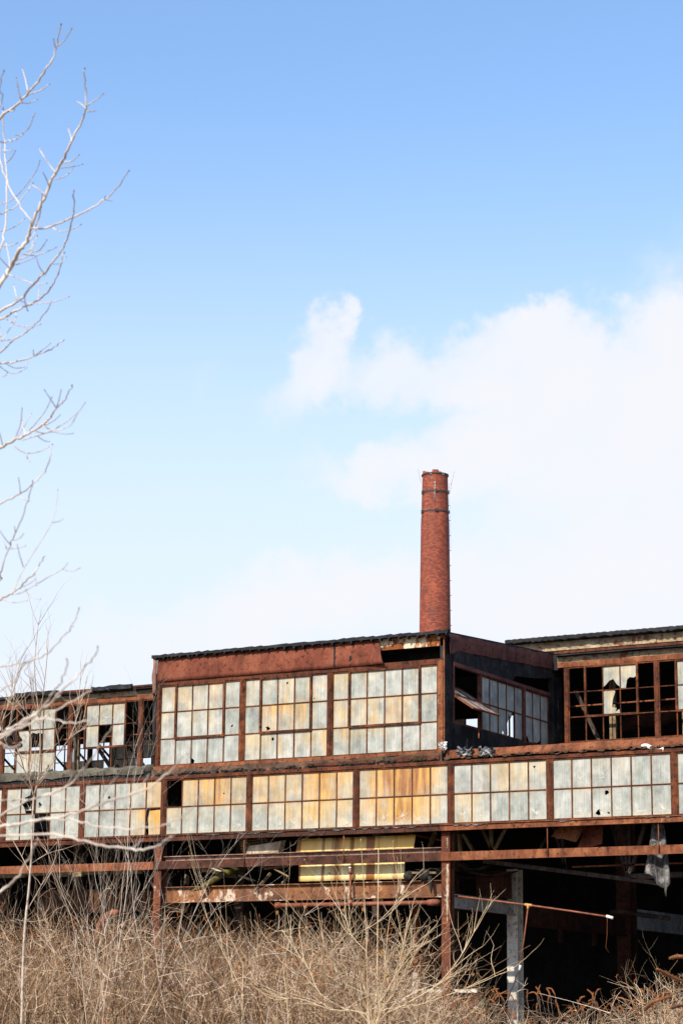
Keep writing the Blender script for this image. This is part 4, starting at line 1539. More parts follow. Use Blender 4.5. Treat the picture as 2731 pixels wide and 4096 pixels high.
# curved rusty pipe on the left behind the brush
mb = MB()
Q1 = Zm(0, 3096, 1.568)
mb.tube([at(Q1(*p), y=-.4) for p in ((608, 1060), (615, 1000), (632, 940), (668, 890), (710, 870), (745, 872))], [.085] * 6, 10)
tag(mb.build('bent_pipe', 'pipe_rust'), 'curved rusty pipe elbow behind the brush left of the column', 'pipe')

# ------------------------------------------------------------------ chimney
CD = 190.0
cb_ = np.array(at((1739, 2520), d=CD))
ctop = np.array(at((1741, 1893), d=CD))
mpp = CD / FPX
ch = empty('brick_chimney', (cb_[0], cb_[1], 0), 'tall round red brick chimney with iron hoops and a broken rim', 'chimney')
mb = MB()
prof = [(4100, 68), (2700, 63.5), (2520, 62.5), (2350, 60.5), (2200, 58.5), (2100, 57.5), (2078, 56.5), (2060, 55), (2010, 54.5), (1985, 53.5), (1970, 53), (1945, 52.5), (1912, 51.5), (1905, 52.5)]
n = 72
vs, fs = [], []
HD = math.hypot(cb_[0] - CAM[0], cb_[1] - CAM[1])


def zpx(py):
    v = ray(1740, py)
    return CAM[2] + v[2] * HD / math.hypot(v[0], v[1])


zz_ = [0.0 if py == 4100 else zpx(py) for py, _ in prof]
rad_ = [r * mpp for _, r in prof]
zs, rs = [], []
for i in range(len(prof) - 1):
    for k in range(4):
        t = k / 4
        zs.append(zz_[i] + (zz_[i + 1] - zz_[i]) * t)
        rs.append(rad_[i] + (rad_[i + 1] - rad_[i]) * t)
rrr = random.Random(11)
jag = [rrr.choice([0, .05, .12, -.12, -.2, .1]) for _ in range(n // 3)]
rows = len(zs) + 1
ztop = zpx(1897)
for i in range(rows):
    for j in range(n):
        th = 2 * math.pi * j / n
        if i < rows - 1:
            z, r = zs[i], rs[i]
        else:
            z, r = ztop + jag[j // 3] * 1.6, rad_[-1]
        z_off = 0
        vs.append((cb_[0] + r * math.cos(th), cb_[1] + r * math.sin(th), z))
uvs = {}
for i in range(rows - 1):
    for j in range(n):
        j2 = (j + 1) % n
        fs.append((i * n + j, i * n + j2, (i + 1) * n + j2, (i + 1) * n + j))
# inner wall and broken rim
for j in range(n):
    th = 2 * math.pi * j / n
    vs.append((cb_[0] + (rad_[-1] - .24) * math.cos(th), cb_[1] + (rad_[-1] - .24) * math.sin(th), vs[(rows - 1) * n + j][2] - .02))
for j in range(n):
    th = 2 * math.pi * j / n
    vs.append((cb_[0] + (rad_[-1] - .24) * math.cos(th), cb_[1] + (rad_[-1] - .24) * math.sin(th), ztop - 4))
for k in (rows - 1, rows):
    for j in range(n):
        j2 = (j + 1) % n
        fs.append((k * n + j, k * n + j2, (k + 1) * n + j2, (k + 1) * n + j))
mb.add(vs, fs, 0, True)
circ = 2 * math.pi * 1.22
for fi, f in enumerate(mb.f):
    j = fi % n
    mb.uv[fi] = [((j + (1 if kk in (1, 2) else 0)) / n * circ, mb.v[vi][2]) for kk, vi in enumerate(f)]
mb.build('shaft', 'red_brick', ch)


def ring(py, hpx, extra, name, mat, clamps=True):
    z = zpx(py)
    r = np.interp(z, zz_, rad_)
    m_ = MB()
    h = hpx * mpp
    nn = 48
    v, f = [], []
    for (rr_, z_) in ((r - .02, z - h), (r + extra, z - h), (r + extra, z + h), (r - .02, z + h)):
        for j in range(nn):
            th = 2 * math.pi * j / nn
            v.append((cb_[0] + rr_ * math.cos(th), cb_[1] + rr_ * math.sin(th), z_))
    for k in range(4):
        for j in range(nn):
            j2 = (j + 1) % nn
            f.append((k * nn + j, k * nn + j2, ((k + 1) % 4) * nn + j2, ((k + 1) % 4) * nn + j))
    m_.add(v, f)
    o = m_.build(name, mat, ch)
    if clamps:
        for dth in (-62, 5, 70, 180):
            th = math.atan2(CAM[1] - cb_[1], CAM[0] - cb_[0]) + RAD(dth)
            c = Vector((cb_[0] + (r + .06) * math.cos(th), cb_[1] + (r + .06) * math.sin(th), z))
            t = Vector((-math.sin(th), math.cos(th), 0)) * .13
            m2 = MB()
            m2.beam(c - t, c + t, .14, h * 3.4)
            m2.build('hoop_clamp', 'iron_band', o)


ring(1974, 3.2, .04, 'iron_hoop', 'iron_band')
ring(2052, 3.2, .04, 'iron_hoop', 'iron_band')
ring(1903, 2.6, .06, 'cap_ring', 'iron_band', False)
thc = math.atan2(CAM[1] - cb_[1], CAM[0] - cb_[0])
rt = np.array([-math.sin(thc), math.cos(thc), 0])
tocam = np.array([math.cos(thc), math.sin(thc), 0])
for (x0, y0, x1, y1) in ((1683, 1930, 1671, 1875), (1802, 1940, 1817, 1883), (1799, 1970, 1806, 1925)):
    mb = MB()
    off = -tocam * .2
    mb.tube([np.array(at((x0, y0), d=CD)) + off, np.array(at((x1, y1), d=CD)) + off], .009, 5)
    mb.build('lightning_rod', 'iron_band', ch)
mb = MB()
for py in range(1960, 2520, 60):
    z = zpx(py)
    r = np.interp(z, zz_, rad_)
    c = cb_ + rt * (r + .02) * 1 - tocam * .25
    c = np.array([c[0], c[1], z])
    mb.beam(c - rt * .05, c + rt * .10, .04, .04)
mb.tube([np.array([*(cb_ + rt * (np.interp(zpx(p), zz_, rad_) + .10) - tocam * .25)[:2], zpx(p)]) for p in (1930, 2000, 2100, 2200)], .009, 4)
mb.build('lightning_cable', 'iron_band', ch)
mb = MB()
cfr = lambda py, s_: np.array([*(cb_ + tocam * (np.interp(zpx(py), zz_, rad_) + .04) + rt * s_)[:2], zpx(py)])
mb.tube([cfr(1942, .0), cfr(1985, -.02), cfr(2012, -.04)], .035, 5)
mb.tube([cfr(1940, .0), cfr(1946, .0)], .08, 6)
mb.build('vent_pipe', 'grey_paint', ch)

# ------------------------------------------------------------------ trees and brush
def smooth(pts, sub=4):
    """Catmull-Rom through the given points."""
    P_ = [np.array(p, float) for p in pts]
    if len(P_) < 3:
        return P_
    out = []
    for i in range(len(P_) - 1):
        p0, p1, p2, p3 = P_[max(i - 1, 0)], P_[i], P_[i + 1], P_[min(i + 2, len(P_) - 1)]
        for k in range(sub):
            t = k / sub
            out.append(.5 * ((2 * p1) + (-p0 + p2) * t + (2 * p0 - 5 * p1 + 4 * p2 - p3) * t * t + (-p0 + 3 * p1 - 3 * p2 + p3) * t ** 3))
    out.append(P_[-1])
    return out


def taper(n, r0, r1, knob=.12, r=rng):
    return [(r0 + (r1 - r0) * i / (n - 1)) * (1 + r.uniform(-knob, knob)) for i in range(n)]


T1, T2 = Zm(0, 0, 1.68), Zm(0, 1400, 1.68)
T5, Tz1 = Zm(0, 2500, 2.529), Zm(0, 2600, 1.568)
boughs = [  # (zoom, points, first and last width in photo pixels, depth at trunk, depth at tip, twigs)
    (T1, [(-200, 1000), (0, 795), (130, 685), (240, 570), (330, 440), (380, 330), (410, 165)], 14, 5, 10.5, 10.0,
     [[(390, 310), (440, 265), (483, 195)], [(380, 330), (368, 295), (362, 262)], [(190, 615), (172, 530), (152, 462)], [(190, 635), (270, 610), (332, 567)],
      [(140, 668), (125, 600), (113, 525)], [(140, 690), (200, 692), (252, 668)], [(60, 740), (90, 748), (100, 735)]]),
    (T1, [(-220, 2260), (0, 1915), (70, 1800), (130, 1690), (180, 1620), (220, 1500), (300, 1330), (370, 1170), (420, 1080), (480, 950), (540, 840), (580, 720), (575, 600), (567, 465)], 22, 5, 10.0, 9.4,
     [[(585, 710), (640, 675), (694, 632)], [(580, 730), (550, 700), (520, 682)], [(580, 748), (620, 748), (645, 745)], [(484, 950), (475, 905), (457, 855)],
      [(430, 1090), (490, 1080), (532, 1042)], [(410, 1128), (500, 1118), (558, 1103)], [(370, 1205), (440, 1185), (487, 1138)], [(375, 1160), (315, 1080), (263, 995)],
      [(335, 1260), (315, 1205), (293, 1162)], [(300, 1305), (260, 1270), (210, 1238)], [(240, 1530), (270, 1440), (285, 1310)], [(180, 1635), (240, 1560), (280, 1400)],
      [(105, 1750), (200, 1710), (250, 1590)], [(110, 1780), (190, 1750), (235, 1730)], [(150, 1705), (250, 1715), (375, 1665)], [(70, 1800), (60, 1720), (42, 1630)],
      [(60, 1845), (180, 1890), (250, 1912), (315, 1903)], [(70, 1805), (0, 1730), (-60, 1640)], [(220, 1690), (270, 1680), (315, 1615)], [(180, 1690), (215, 1670), (222, 1615)]]),
    (T1, [(215, 1540), (320, 1525), (480, 1465), (600, 1410), (710, 1335), (800, 1245), (863, 1142)], 9, 4.5, 9.7, 9.0,
     [[(705, 1335), (730, 1345), (755, 1352)], [(350, 1525), (400, 1555), (470, 1545), (545, 1510)], [(705, 1335), (710, 1318)]]),
    (T1, [(-200, 2230), (0, 2095), (130, 2015), (250, 1890), (350, 1770), (440, 1635), (480, 1500), (500, 1380), (493, 1282)], 13, 4.5, 9.8, 8.9,
     [[(350, 1775), (400, 1770), (447, 1730)], [(130, 2015), (200, 2040), (350, 2030), (462, 1995)], [(120, 2010), (110, 1980), (95, 1915)], [(300, 1840), (265, 1790), (245, 1725)], [(265, 1860), (300, 1850), (312, 1838)]]),
    (T1, [(-200, 2260), (0, 2150), (100, 2090), (240, 2030), (340, 1945), (400, 1820), (425, 1705)], 12, 4.5, 10.2, 9.9,
     [[(30, 2135), (120, 2185), (200, 2195), (272, 2180)], [(240, 2030), (260, 2000), (265, 1935)], [(110, 2090), (105, 2160), (60, 2220), (20, 2290)], [(190, 2090), (172, 2040), (168, 1985)]]),
    (T1, [(-150, 1480), (0, 1440), (60, 1415), (140, 1350), (215, 1240)], 7, 4, 10.2, 10.8, [[(-20, 1370), (50, 1360), (130, 1300), (240, 1160), (270, 1080)]]),
    (T1, [(-90, 2000), (0, 1700), (40, 1500), (45, 1200), (30, 950), (22, 745)], 10, 4.5, 10.6, 11.3,
     [[(45, 1090), (80, 1060), (105, 1015)], [(20, 1010), (60, 1015), (85, 1012)], [(0, 1555), (90, 1530), (165, 1470)], [(20, 1655), (80, 1650), (120, 1632)]]),
    (T1, [(-60, 960), (0, 1090), (60, 1240), (130, 1370), (220, 1495)], 7, 6, 10.4, 9.7, []),
    (T1, [(-120, 945), (0, 955), (60, 950), (140, 915), (200, 850), (237, 762)], 7, 4, 9.6, 9.0, [[(140, 915), (120, 910), (108, 910)]]),
    (T1, [(-30, 760), (0, 600), (24, 487)], 6, 4, 9.6, 9.0, []),
    (T1, [(-200, 2440), (0, 2370), (80, 2300), (200, 2215), (300, 2110), (350, 2030)], 9, 4, 10.2, 9.5, [[(0, 2275), (60, 2285), (180, 2235), (185, 2210)], [(10, 2290), (0, 2180)]]),
    (T2, [(-200, 150), (0, 95), (90, 80), (240, 40), (330, 0), (380, -30), (432, -70)], 9, 4, 10.0, 9.4, [[(230, 40), (225, 0)], [(240, 35), (300, -10), (340, -45)], [(40, 90), (100, 120), (160, 115), (190, 85)], [(0, 110), (70, 155), (130, 150), (183, 118)], [(-10, 170), (30, 178), (52, 155)]]),
    (T2, [(-200, 760), (0, 660), (100, 605), (180, 570), (290, 505), (340, 450), (380, 390), (440, 330), (483, 240)], 15, 4.5, 9.3, 8.6,
     [[(380, 390), (345, 335), (302, 270)], [(385, 380), (400, 330), (412, 270)], [(290, 510), (370, 540), (470, 510), (520, 430)], [(150, 605), (330, 550), (420, 500), (520, 425), (572, 355)],
      [(240, 545), (300, 560), (350, 550), (440, 565), (495, 560)], [(90, 640), (170, 690), (260, 685), (330, 650)], [(100, 600), (140, 500), (150, 395)], [(120, 590), (170, 500), (212, 430)],
      [(200, 540), (300, 420), (350, 320)], [(180, 690), (190, 740), (205, 750)], [(300, 510), (370, 470), (405, 438)], [(180, 570), (160, 530), (150, 475)], [(250, 575), (300, 610), (335, 615)], [(20, 640), (0, 560), (-30, 480)]]),
    (T2, [(-120, 1110), (0, 1040), (130, 970), (220, 900), (300, 820), (335, 740), (350, 645)], 8, 4, 9.4, 8.8, [[(140, 960), (135, 910), (127, 860)], [(130, 970), (160, 1000), (200, 1015)], [(160, 950), (185, 940)]]),
    (T2, [(-40, 1600), (0, 1510), (70, 1310), (120, 1200), (190, 1010), (228, 880)], 8, 4, 9.0, 8.4, [[(70, 1305), (35, 1265), (5, 1220)], [(95, 1280), (135, 1265), (160, 1235)], [(75, 1335), (130, 1330), (175, 1315)], [(105, 1220), (100, 1185)], [(50, 1340), (28, 1290)]]),
    (T2, [(-200, 1790), (0, 1675), (80, 1635), (140, 1590), (230, 1500), (270, 1440), (300, 1380)], 11, 4, 9.0, 8.4,
     [[(100, 1610), (130, 1530), (210, 1390), (330, 1200), (375, 1080), (390, 945)], [(80, 1640), (150, 1630), (320, 1530), (425, 1470), (455, 1435)], [(425, 1475), (490, 1485), (538, 1465)], [(10, 1670), (90, 1697), (182, 1685)],
      [(355, 1160), (400, 1150), (424, 1135)], [(160, 1460), (135, 1380), (118, 1310)], [(180, 1620), (220, 1665), (272, 1675)], [(130, 1600), (200, 1570), (240, 1540)], [(250, 1585), (240, 1510)]]),
    (T2, [(-200, 2170), (0, 2135), (120, 2110), (220, 2085), (320, 2035), (420, 1935), (490, 1850), (536, 1745)], 8, 4, 8.0, 7.2, [[(110, 2110), (150, 2060), (180, 2005)], [(140, 2105), (170, 2150), (205, 2100)], [(485, 1860), (495, 1858)]]),
    (T2, [(-120, 2440), (0, 2300), (90, 2240), (150, 2130), (180, 2040)], 7, 3.5, 7.6, 7.0, []),
    (T5, [(-260, 1320), (0, 1120), (200, 1000), (400, 870), (520, 720), (640, 530), (690, 340)], 13, 5, 7.4, 6.6, [[(580, 640), (600, 600)]]),
    (T5, [(200, 990), (500, 800), (700, 600), (850, 440), (940, 350), (990, 240)], 10, 4.5, 7.2, 6.4, [[(850, 440), (855, 410)]]),
    (T5, [(-260, 1290), (-50, 1190), (100, 1090), (300, 1000), (450, 930), (640, 820), (900, 680), (935, 640)], 11, 4.5, 7.2, 6.6, []),
    (T5, [(400, 960), (520, 950), (650, 980), (800, 985), (950, 940), (1090, 850)], 7, 4, 6.9, 6.4, []),
    (T5, [(-200, 1300), (0, 1210), (100, 1260), (230, 1190), (260, 1130)], 6, 3.5, 7.2, 6.9, []),
    (Tz1, [(-260, 1180), (0, 1110), (150, 1080), (400, 1040), (600, 980), (780, 920), (950, 860), (1080, 740), (1170, 650)], 15, 4.5, 7.2, 6.3, [[(800, 915), (880, 860), (935, 780)], [(600, 980), (680, 860), (735, 790)]]),
    (Tz1, [(150, 1080), (300, 1060), (480, 1070), (640, 1110), (900, 1115), (1100, 1070), (1200, 990), (1245, 920)], 8, 4, 7.0, 6.2, [[(1140, 1050), (1235, 1080)]]),
    (Tz1, [(-260, 1230), (0, 1170), (300, 1150), (500, 1190), (640, 1220), (800, 1250), (930, 1245), (1030, 1210), (1085, 1165)], 11, 7, 7.0, 6.0, [[(830, 1250), (890, 1190)]]),
    (Tz1, [(-240, 1700), (0, 1520), (100, 1430), (180, 1310), (215, 1230), (240, 1180)], 13, 6, 6.8, 6.3, []),
    (Tz1, [(-220, 1140), (0, 1040), (170, 950), (420, 860), (560, 700), (640, 580), (700, 480)], 11, 4, 7.4, 6.7, [[(300, 900), (420, 940), (520, 900), (560, 840)]]),
    (Tz1, [(-220, 1010), (0, 950), (200, 930), (420, 850), (470, 640), (460, 500)], 9, 4, 7.5, 7.0, [[(440, 760), (455, 640)]]),
    (Tz1, [(-220, 720), (0, 560), (130, 480), (240, 400), (330, 330), (380, 280)], 10, 5, 7.6, 7.0, [[(0, 580), (60, 610), (110, 600), (150, 570)]]),
]
TP = lambda py, d=9.0: np.array(at((-420 + 0.02 * py, py), d=d))
tb = TP(4900, 9.0)
tb[2] = 0.0
tree = empty('bare_tree', tuple(tb), 'large bare tree close by at the left edge, pale boughs against the sky', 'tree')
mb = MB()
tp = [tb] + [TP(p, 9.0) for p in (4000, 3300, 2600, 1900, 1200, 500, -200)]
tp = smooth(tp, 4)
mb.tube(tp, taper(len(tp), .13, .035, .04), 12)
mb.build('trunk', 'bark_pale', tree)
tr_rng = random.Random(21)
for (zf, pts, w0, w1, d0, d1, tw) in boughs:
    mb = MB()
    px = [zf(*p) for p in pts]
    k = len(px)
    pos = [np.array(at(p, d=d0 + (d1 - d0) * i / (k - 1) + tr_rng.uniform(-.08, .08))) for i, p in enumerate(px)]
    # root the bough in the trunk (or on the bough it leaves) outside the frame
    if px[0][0] < 0:
        pos = [TP(px[0][1] + 380 + (px[0][1] - px[1][1]) * .2, 9.0)] + pos
    sp_ = smooth(pos, 5)
    n = len(sp_)
    sp_ = [p + np.array([tr_rng.uniform(-1, 1) for _ in range(3)]) * .004 for p in sp_]
    r0, r1 = w0 / 2 * d0 / FPX * .90, w1 / 2 * d1 / FPX * .88
    mb.tube(sp_, taper(n, r0 * 1.05, r1, .10, tr_rng), 7)
    mb.tube([sp_[-1], sp_[-1] + (sp_[-1] - sp_[-2]) * .6], [r1 * 1.5, r1 * .8], 6, 1)
    for t in tw:
        q0 = zf(*t[0])
        # depth of the twig's foot: that of the nearest bough point
        best, bi = 1e9, 0
        for i, p in enumerate(px):
            dd = (p[0] - q0[0]) ** 2 + (p[1] - q0[1]) ** 2
            if dd < best:
                best, bi = dd, i
        da = d0 + (d1 - d0) * bi / (k - 1)
        db = da + tr_rng.uniform(-.5, .3)
        kk = len(t)
        tpz = smooth([np.array(at(zf(*p), d=da + (db - da) * i / max(1, kk - 1))) for i, p in enumerate(t)], 4)
        ra = min(r1 * 1.25, r0 * .6)
        if len(tpz) < 2:
            continue
        mb.tube(tpz, taper(len(tpz), ra, r1 * .75, .15, tr_rng), 6)
        mb.tube([tpz[-1], tpz[-1] + (tpz[-1] - tpz[-2]) * (.5 if len(tpz) > 2 else .05)], [r1 * 1.15, r1 * .5], 5, 1)
    mb.build('bough', ['bark_bough', 'bud'], tree)


def grow(mb, p, d, L, r, lev, rr, spread=.6, up=.25, nb=(2, 4), mi=0, sides=5, tip=None, wig=.10):
    """A branching woody stem."""
    n = 5 if lev else 4
    pts, dirs = [np.array(p, float)], np.array(d, float)
    for i in range(n):
        dirs = dirs + np.array([rr.gauss(0, wig), rr.gauss(0, wig), rr.gauss(0, wig) + up * .12])
        dirs = dirs / np.linalg.norm(dirs)
        pts.append(pts[-1] + dirs * L / n)
    r1 = r * .55 if lev else r * .4
    mb.tube(pts, taper(len(pts), r, r1, .08, rr), sides if lev > 1 else 4, mi, False)
    if lev == 0:
        if tip and rr.random() < tip[0]:
            tip[1](mb, pts[-1], dirs, rr)
        return
    k = rr.randint(*nb)
    for i in range(k):
        t = rr.uniform(.3, 1.0) if i else 1.0
        idx = t * n
        a = int(min(idx, n - 1))
        q = pts[a] + (pts[a + 1] - pts[a]) * (idx - a)
        base = pts[a + 1] - pts[a]
        base = base / np.linalg.norm(base)
        nd = base + np.array([rr.gauss(0, spread), rr.gauss(0, spread), rr.gauss(0, spread * .6) + up])
        nd = nd / np.linalg.norm(nd)
        grow(mb, q, nd, L * rr.uniform(.5, .8), r1 * rr.uniform(.7, .95), lev - 1, rr, spread, up, nb, mi, sides, tip, wig)


def leaf_tip(mb, p, d, rr):
    for _ in range(rr.randint(1, 2)):
        s_ = rr.uniform(.03, .06)
        a = np.array([rr.gauss(0, 1) for _ in range(3)])
        a /= np.linalg.norm(a)
        b = np.cross(a, [0.3, .2, 1])
        b /= np.linalg.norm(b)
        mb.add([p - a * s_, p + b * s_ * .6, p + a * s_, p - b * s_ * .6 + np.array([0, 0, .01])], [(0, 1, 2), (0, 2, 3)], 1)


# young tree in focus at left
DS = 41.0
sx = [
    ([(Q1(140, 1500)), Q1(150, 1110), Q1(165, 900), Q1(185, 700), Q1(200, 500), Q1(205, 300), Q1(215, 130)], 11.5, 7),
    ([Q1(215, 130), T5(380, 1600), T5(405, 1400), T5(410, 1100), T5(395, 900), T5(375, 720), T5(355, 500), T5(360, 300), T5(390, 0)], 8, 2.5),
    ([T5(350, 1720), T5(390, 1590), T5(480, 1480), T5(620, 1260), T5(700, 1150), T5(770, 980), T5(800, 770), T5(815, 535)], 6, 2.2),
    ([T5(410, 920), T5(440, 700), T5(470, 430), T5(490, 200)], 4.5, 2.2),
    ([T5(345, 1740), T5(310, 1600), T5(250, 1470), T5(180, 1380), T5(60, 1180), T5(20, 990), T5(0, 930)], 5.5, 2.2),
    ([T5(345, 1740), T5(320, 1600), T5(300, 1450), T5(320, 1200), T5(290, 1000), T5(200, 880), T5(110, 770), T5(160, 600), T5(200, 400), T5(235, 310)], 5, 2.2),
    ([T5(400, 930), T5(340, 800), T5(310, 510)], 3.5, 2),
    ([T5(610, 1270), T5(590, 1100), T5(600, 1000)], 3, 2), ([T5(700, 1150), T5(800, 1080), T5(960, 1000)], 3, 2), ([T5(715, 1130), T5(800, 1060), T5(860, 910)], 3, 2),
    ([T5(400, 1450), T5(330, 1380), T5(200, 1330)], 3, 2), ([T5(400, 1000), T5(250, 860), T5(150, 700), T5(125, 550)], 3.5, 2), ([T5(60, 1180), T5(100, 1000), T5(140, 760), T5(90, 620)], 3, 2),
    ([T5(20, 1000), T5(60, 880), T5(130, 720)], 3, 2), ([Q1(190, 620), Q1(120, 480), Q1(60, 380)], 4, 2), ([Q1(170, 860), Q1(260, 700), Q1(340, 560)], 4, 2), ([Q1(200, 560), Q1(300, 500), Q1(400, 470)], 4, 2),
]
b0 = np.array(at(sx[0][0][0], d=DS))
b0[2] = 0
sap = empty('young_tree', tuple(b0), 'tall slender bare young tree with pale trunk before the left windows, tips against the sky', 'tree')
rs = random.Random(5)
for i, (pp, w0, w1) in enumerate(sx):
    mb = MB()
    k = len(pp)
    dz = rs.uniform(-1.2, 1.2) if i > 1 else 0
    pos = smooth([np.array(at(p, d=DS + dz * j / k)) for j, p in enumerate(pp)], 4)
    if i == 0:
        pos = [b0] + pos
    f = DS / FPX / 2
    mb.tube(pos, taper(len(pos), w0 * f, w1 * f, .06, rs), 6)
    if i:
        for q in range(len(pos) // 2):
            j = rs.randint(2, len(pos) - 1)
            d = pos[j] - pos[j - 1]
            d = d / np.linalg.norm(d) + np.array([rs.gauss(0, .5), rs.gauss(0, .5), .3])
            grow(mb, pos[j], d / np.linalg.norm(d), rs.uniform(.3, .7), .0065, 1, rs, .5, .3, (1, 2))
    mb.build('trunk' if i == 0 else 'branch', 'bark_pale' if i < 1 else 'bark_grey', sap)


def shrub(px, dist, h, stems, label, cat='shrub', mat='bark_pale', r=.018, lev=2, seed=1, spread=.5, fan=.35, name='bare_shrub', group=None, up=.3, tip=None, nb=(2, 4), wig=.10):
    rr = random.Random(seed)
    b = np.array(at((px, 4096), d=dist))
    b[2] = 0
    root = empty(name, tuple(b), label, cat, group)
    for s_ in range(stems):
        mb = MB()
        d = np.array([rr.gauss(0, fan), rr.gauss(0, fan), 1.0])
        d /= np.linalg.norm(d)
        p = b + np.array([rr.gauss(0, .06), rr.gauss(0, .06), 0])
        grow(mb, p, d, h * rr.uniform(.45, .62), r * rr.uniform(.7, 1), lev, rr, spread, up, nb, 0, 5, tip, wig)
        mb.build('stem', [mat, 'dead_leaf'], root)
    return root


SG = 'bare saplings in the thicket'
shrub(290, 43, 6.2, 2, 'pale forked sapling rising just right of the young tree trunk', 'sapling', r=.026, lev=4, seed=3, fan=.12, spread=.55, name='bare_sapling', group=SG)
shrub(500, 42.5, 5.6, 3, 'pale bushy sapling standing immediately left of the left column', 'sapling', r=.024, lev=4, seed=8, fan=.16, spread=.55, name='bare_sapling', group=SG)
shrub(60, 42, 5.2, 2, 'tangled bare sapling at the left photo edge under the window band', 'sapling', 'bark_grey', r=.022, lev=4, seed=12, fan=.18, spread=.55, name='bare_sapling', group=SG)
shrub(400, 40, 4.6, 3, 'grey bare sapling low before the curved rusty pipe', 'sapling', 'bark_grey', r=.020, lev=3, seed=15, fan=.2, spread=.55, name='bare_sapling', group=SG)
# pale shrub in the middle, straight tall wands
rr = random.Random(31)
DC = 36.0
cb0 = np.array(at((1478, 4150), d=DC))
cb0[2] = .0
cs = empty('pale_shrub', tuple(cb0), 'pale fan shaped shrub with two tall straight wands before the yellow sheets', 'shrub')
Qc = Zm(1000, 3400, 1.568)
wands = [([(745, 1091), (735, 800), (725, 480), (712, 200), (700, 20), (694, -70)], 8, 3.2), ([(780, 1091), (795, 800), (800, 450), (803, 200), (805, 50), (803, -10)], 7.5, 3),
         ([(750, 1070), (650, 870), (560, 720), (440, 590), (350, 480)], 7, 3), ([(755, 1090), (600, 1000), (440, 900), (370, 750), (300, 650), (200, 500)], 6, 3),
         ([(790, 1075), (950, 980), (1150, 860), (1250, 760), (1330, 650), (1400, 520)], 7, 3), ([(800, 1080), (900, 900), (1000, 700), (1060, 620), (1130, 480)], 5, 2.5),
         ([(765, 1080), (700, 800), (640, 600), (590, 440)], 5, 2.5), ([(800, 1060), (840, 800), (855, 600), (890, 380), (1000, 260)], 6, 2.5), ([(770, 1080), (850, 900), (1000, 640), (1060, 600)], 4.5, 2.5),
         ([(735, 640), (640, 540), (600, 430)], 4, 2.2), ([(720, 500), (800, 450), (900, 350), (920, 280)], 4.5, 2.2), ([(740, 1080), (500, 1000), (300, 930), (180, 940), (130, 930)], 6, 2.5), ([(800, 1090), (1100, 960), (1400, 850), (1560, 780)], 5, 2.5),
         ([(745, 1060), (680, 700), (655, 480), (620, 360)], 4.5, 2.2), ([(780, 1060), (900, 800), (960, 600), (985, 420)], 4.5, 2.2)]
for (pp, w0, w1) in wands:
    mb = MB()
    k = len(pp)
    dz = rr.uniform(-1.0, 1.0)
    pos = smooth([cb0 + np.array([jit(.04), jit(.04), 0])] * (1 if pp[0][1] > 1000 else 0) + [np.array(at(Qc(*p), d=DC + dz * j / k)) for j, p in enumerate(pp)], 4)
    f = DC / FPX / 2
    mb.tube(pos, taper(len(pos), w0 * f * .72, w1 * f * .8, .06, rr), 6)
    straight = w0 >= 7.5
    for q in range(2 if straight else len(pos) // 2):
        j = rr.randint(3, len(pos) - 1 if not straight else len(pos) // 2)
        d = pos[j] - pos[j - 1]
        d = d / np.linalg.norm(d) + np.array([rr.gauss(0, .45), rr.gauss(0, .45), .15])
        grow(mb, pos[j], d / np.linalg.norm(d), rr.uniform(.35, .8), .006, 1, rr, .4, .2, (1, 3), 0, 4, (.25, leaf_tip))
    mb.build('stem', ['stem_pale', 'dead_leaf'], cs)
WG = 'thin upright stems rising from the thicket'
for (x0, y1, dist, mt, lab, sd) in ((1160, 3420, 38, 'stem_pale', 'thin pale feathery stem standing before the broken planks', 41), (960, 3480, 39, 'stem_pale', 'short thin stem before the girder left of the planks', 42),
                                    (1010, 4000, 33, 'bark_pale', 'pale forked stem low in the brush right of the left column', 45), (1075, 3950, 33, 'bark_pale', 'pale leaning stem beside the low forked one', 46)):
    h = 1.6 + (4100 - y1) / FPX * dist
    shrub(x0, dist, h * 1.05, 1, lab, 'stem', mt, .014, 2, sd, .28, .05, 'tall_stem', WG, .3, None, (2, 4), .05)
# shrubs at the lower right
RG = 'dry shrubs at the dark opening'
shrub(2720, 40, 2.5, 12, 'twiggy pale shrub filling the lower right corner', 'shrub', 'stem_pale', .013, 3, 51, .5, .26, 'bare_shrub', RG, .25, (.12, leaf_tip), (2, 4))
shrub(1935, 42, 2.05, 4, 'wispy dry shrub between the corner column and the grey column', 'shrub', 'stem_pale', .010, 3, 52, .45, .2, 'bare_shrub', RG, .25, (.15, leaf_tip), (2, 4))
shrub(2190, 42, 1.15, 6, 'low leafy brown shrub just right of the grey column', 'shrub', 'stem_dark', .009, 3, 53, .5, .4, 'bare_shrub', RG, .2, (.4, leaf_tip), (2, 4))
shrub(2380, 41, 1.0, 6, 'low dark shrub before the middle of the dark opening', 'shrub', 'stem_dark', .009, 3, 54, .5, .4, 'bare_shrub', RG, .2, (.4, leaf_tip), (2, 4))
shrub(1700, 40, 2.3, 5, 'pale thin shrub in front of the corner column foot', 'shrub', 'stem_pale', .011, 3, 55, .5, .25, 'bare_shrub', RG, .25, (.12, leaf_tip), (2, 4))


def spike(mb, pts, r, rr):
    sp_ = smooth(pts, 5)
    n = len(sp_)
    rad = [r * math.sin(math.pi * (.12 + .83 * i / (n - 1))) ** .5 * (1 + rr.uniform(-.12, .12)) for i in range(n)]
    mb.tube(sp_, [v * .7 for v in rad], 7, 0)
    for k in range(int(90)):
        i = rr.randint(0, n - 2)
        p = sp_[i] + (sp_[i + 1] - sp_[i]) * rr.random()
        d = np.array([rr.gauss(0, 1) for _ in range(3)])
        d /= np.linalg.norm(d)
        t = sp_[i + 1] - sp_[i]
        d = d + t / np.linalg.norm(t) * .5
        mb.tube([p, p + d * rad[i] * 1.15], [r * .22, r * .08], 4, 0, False)


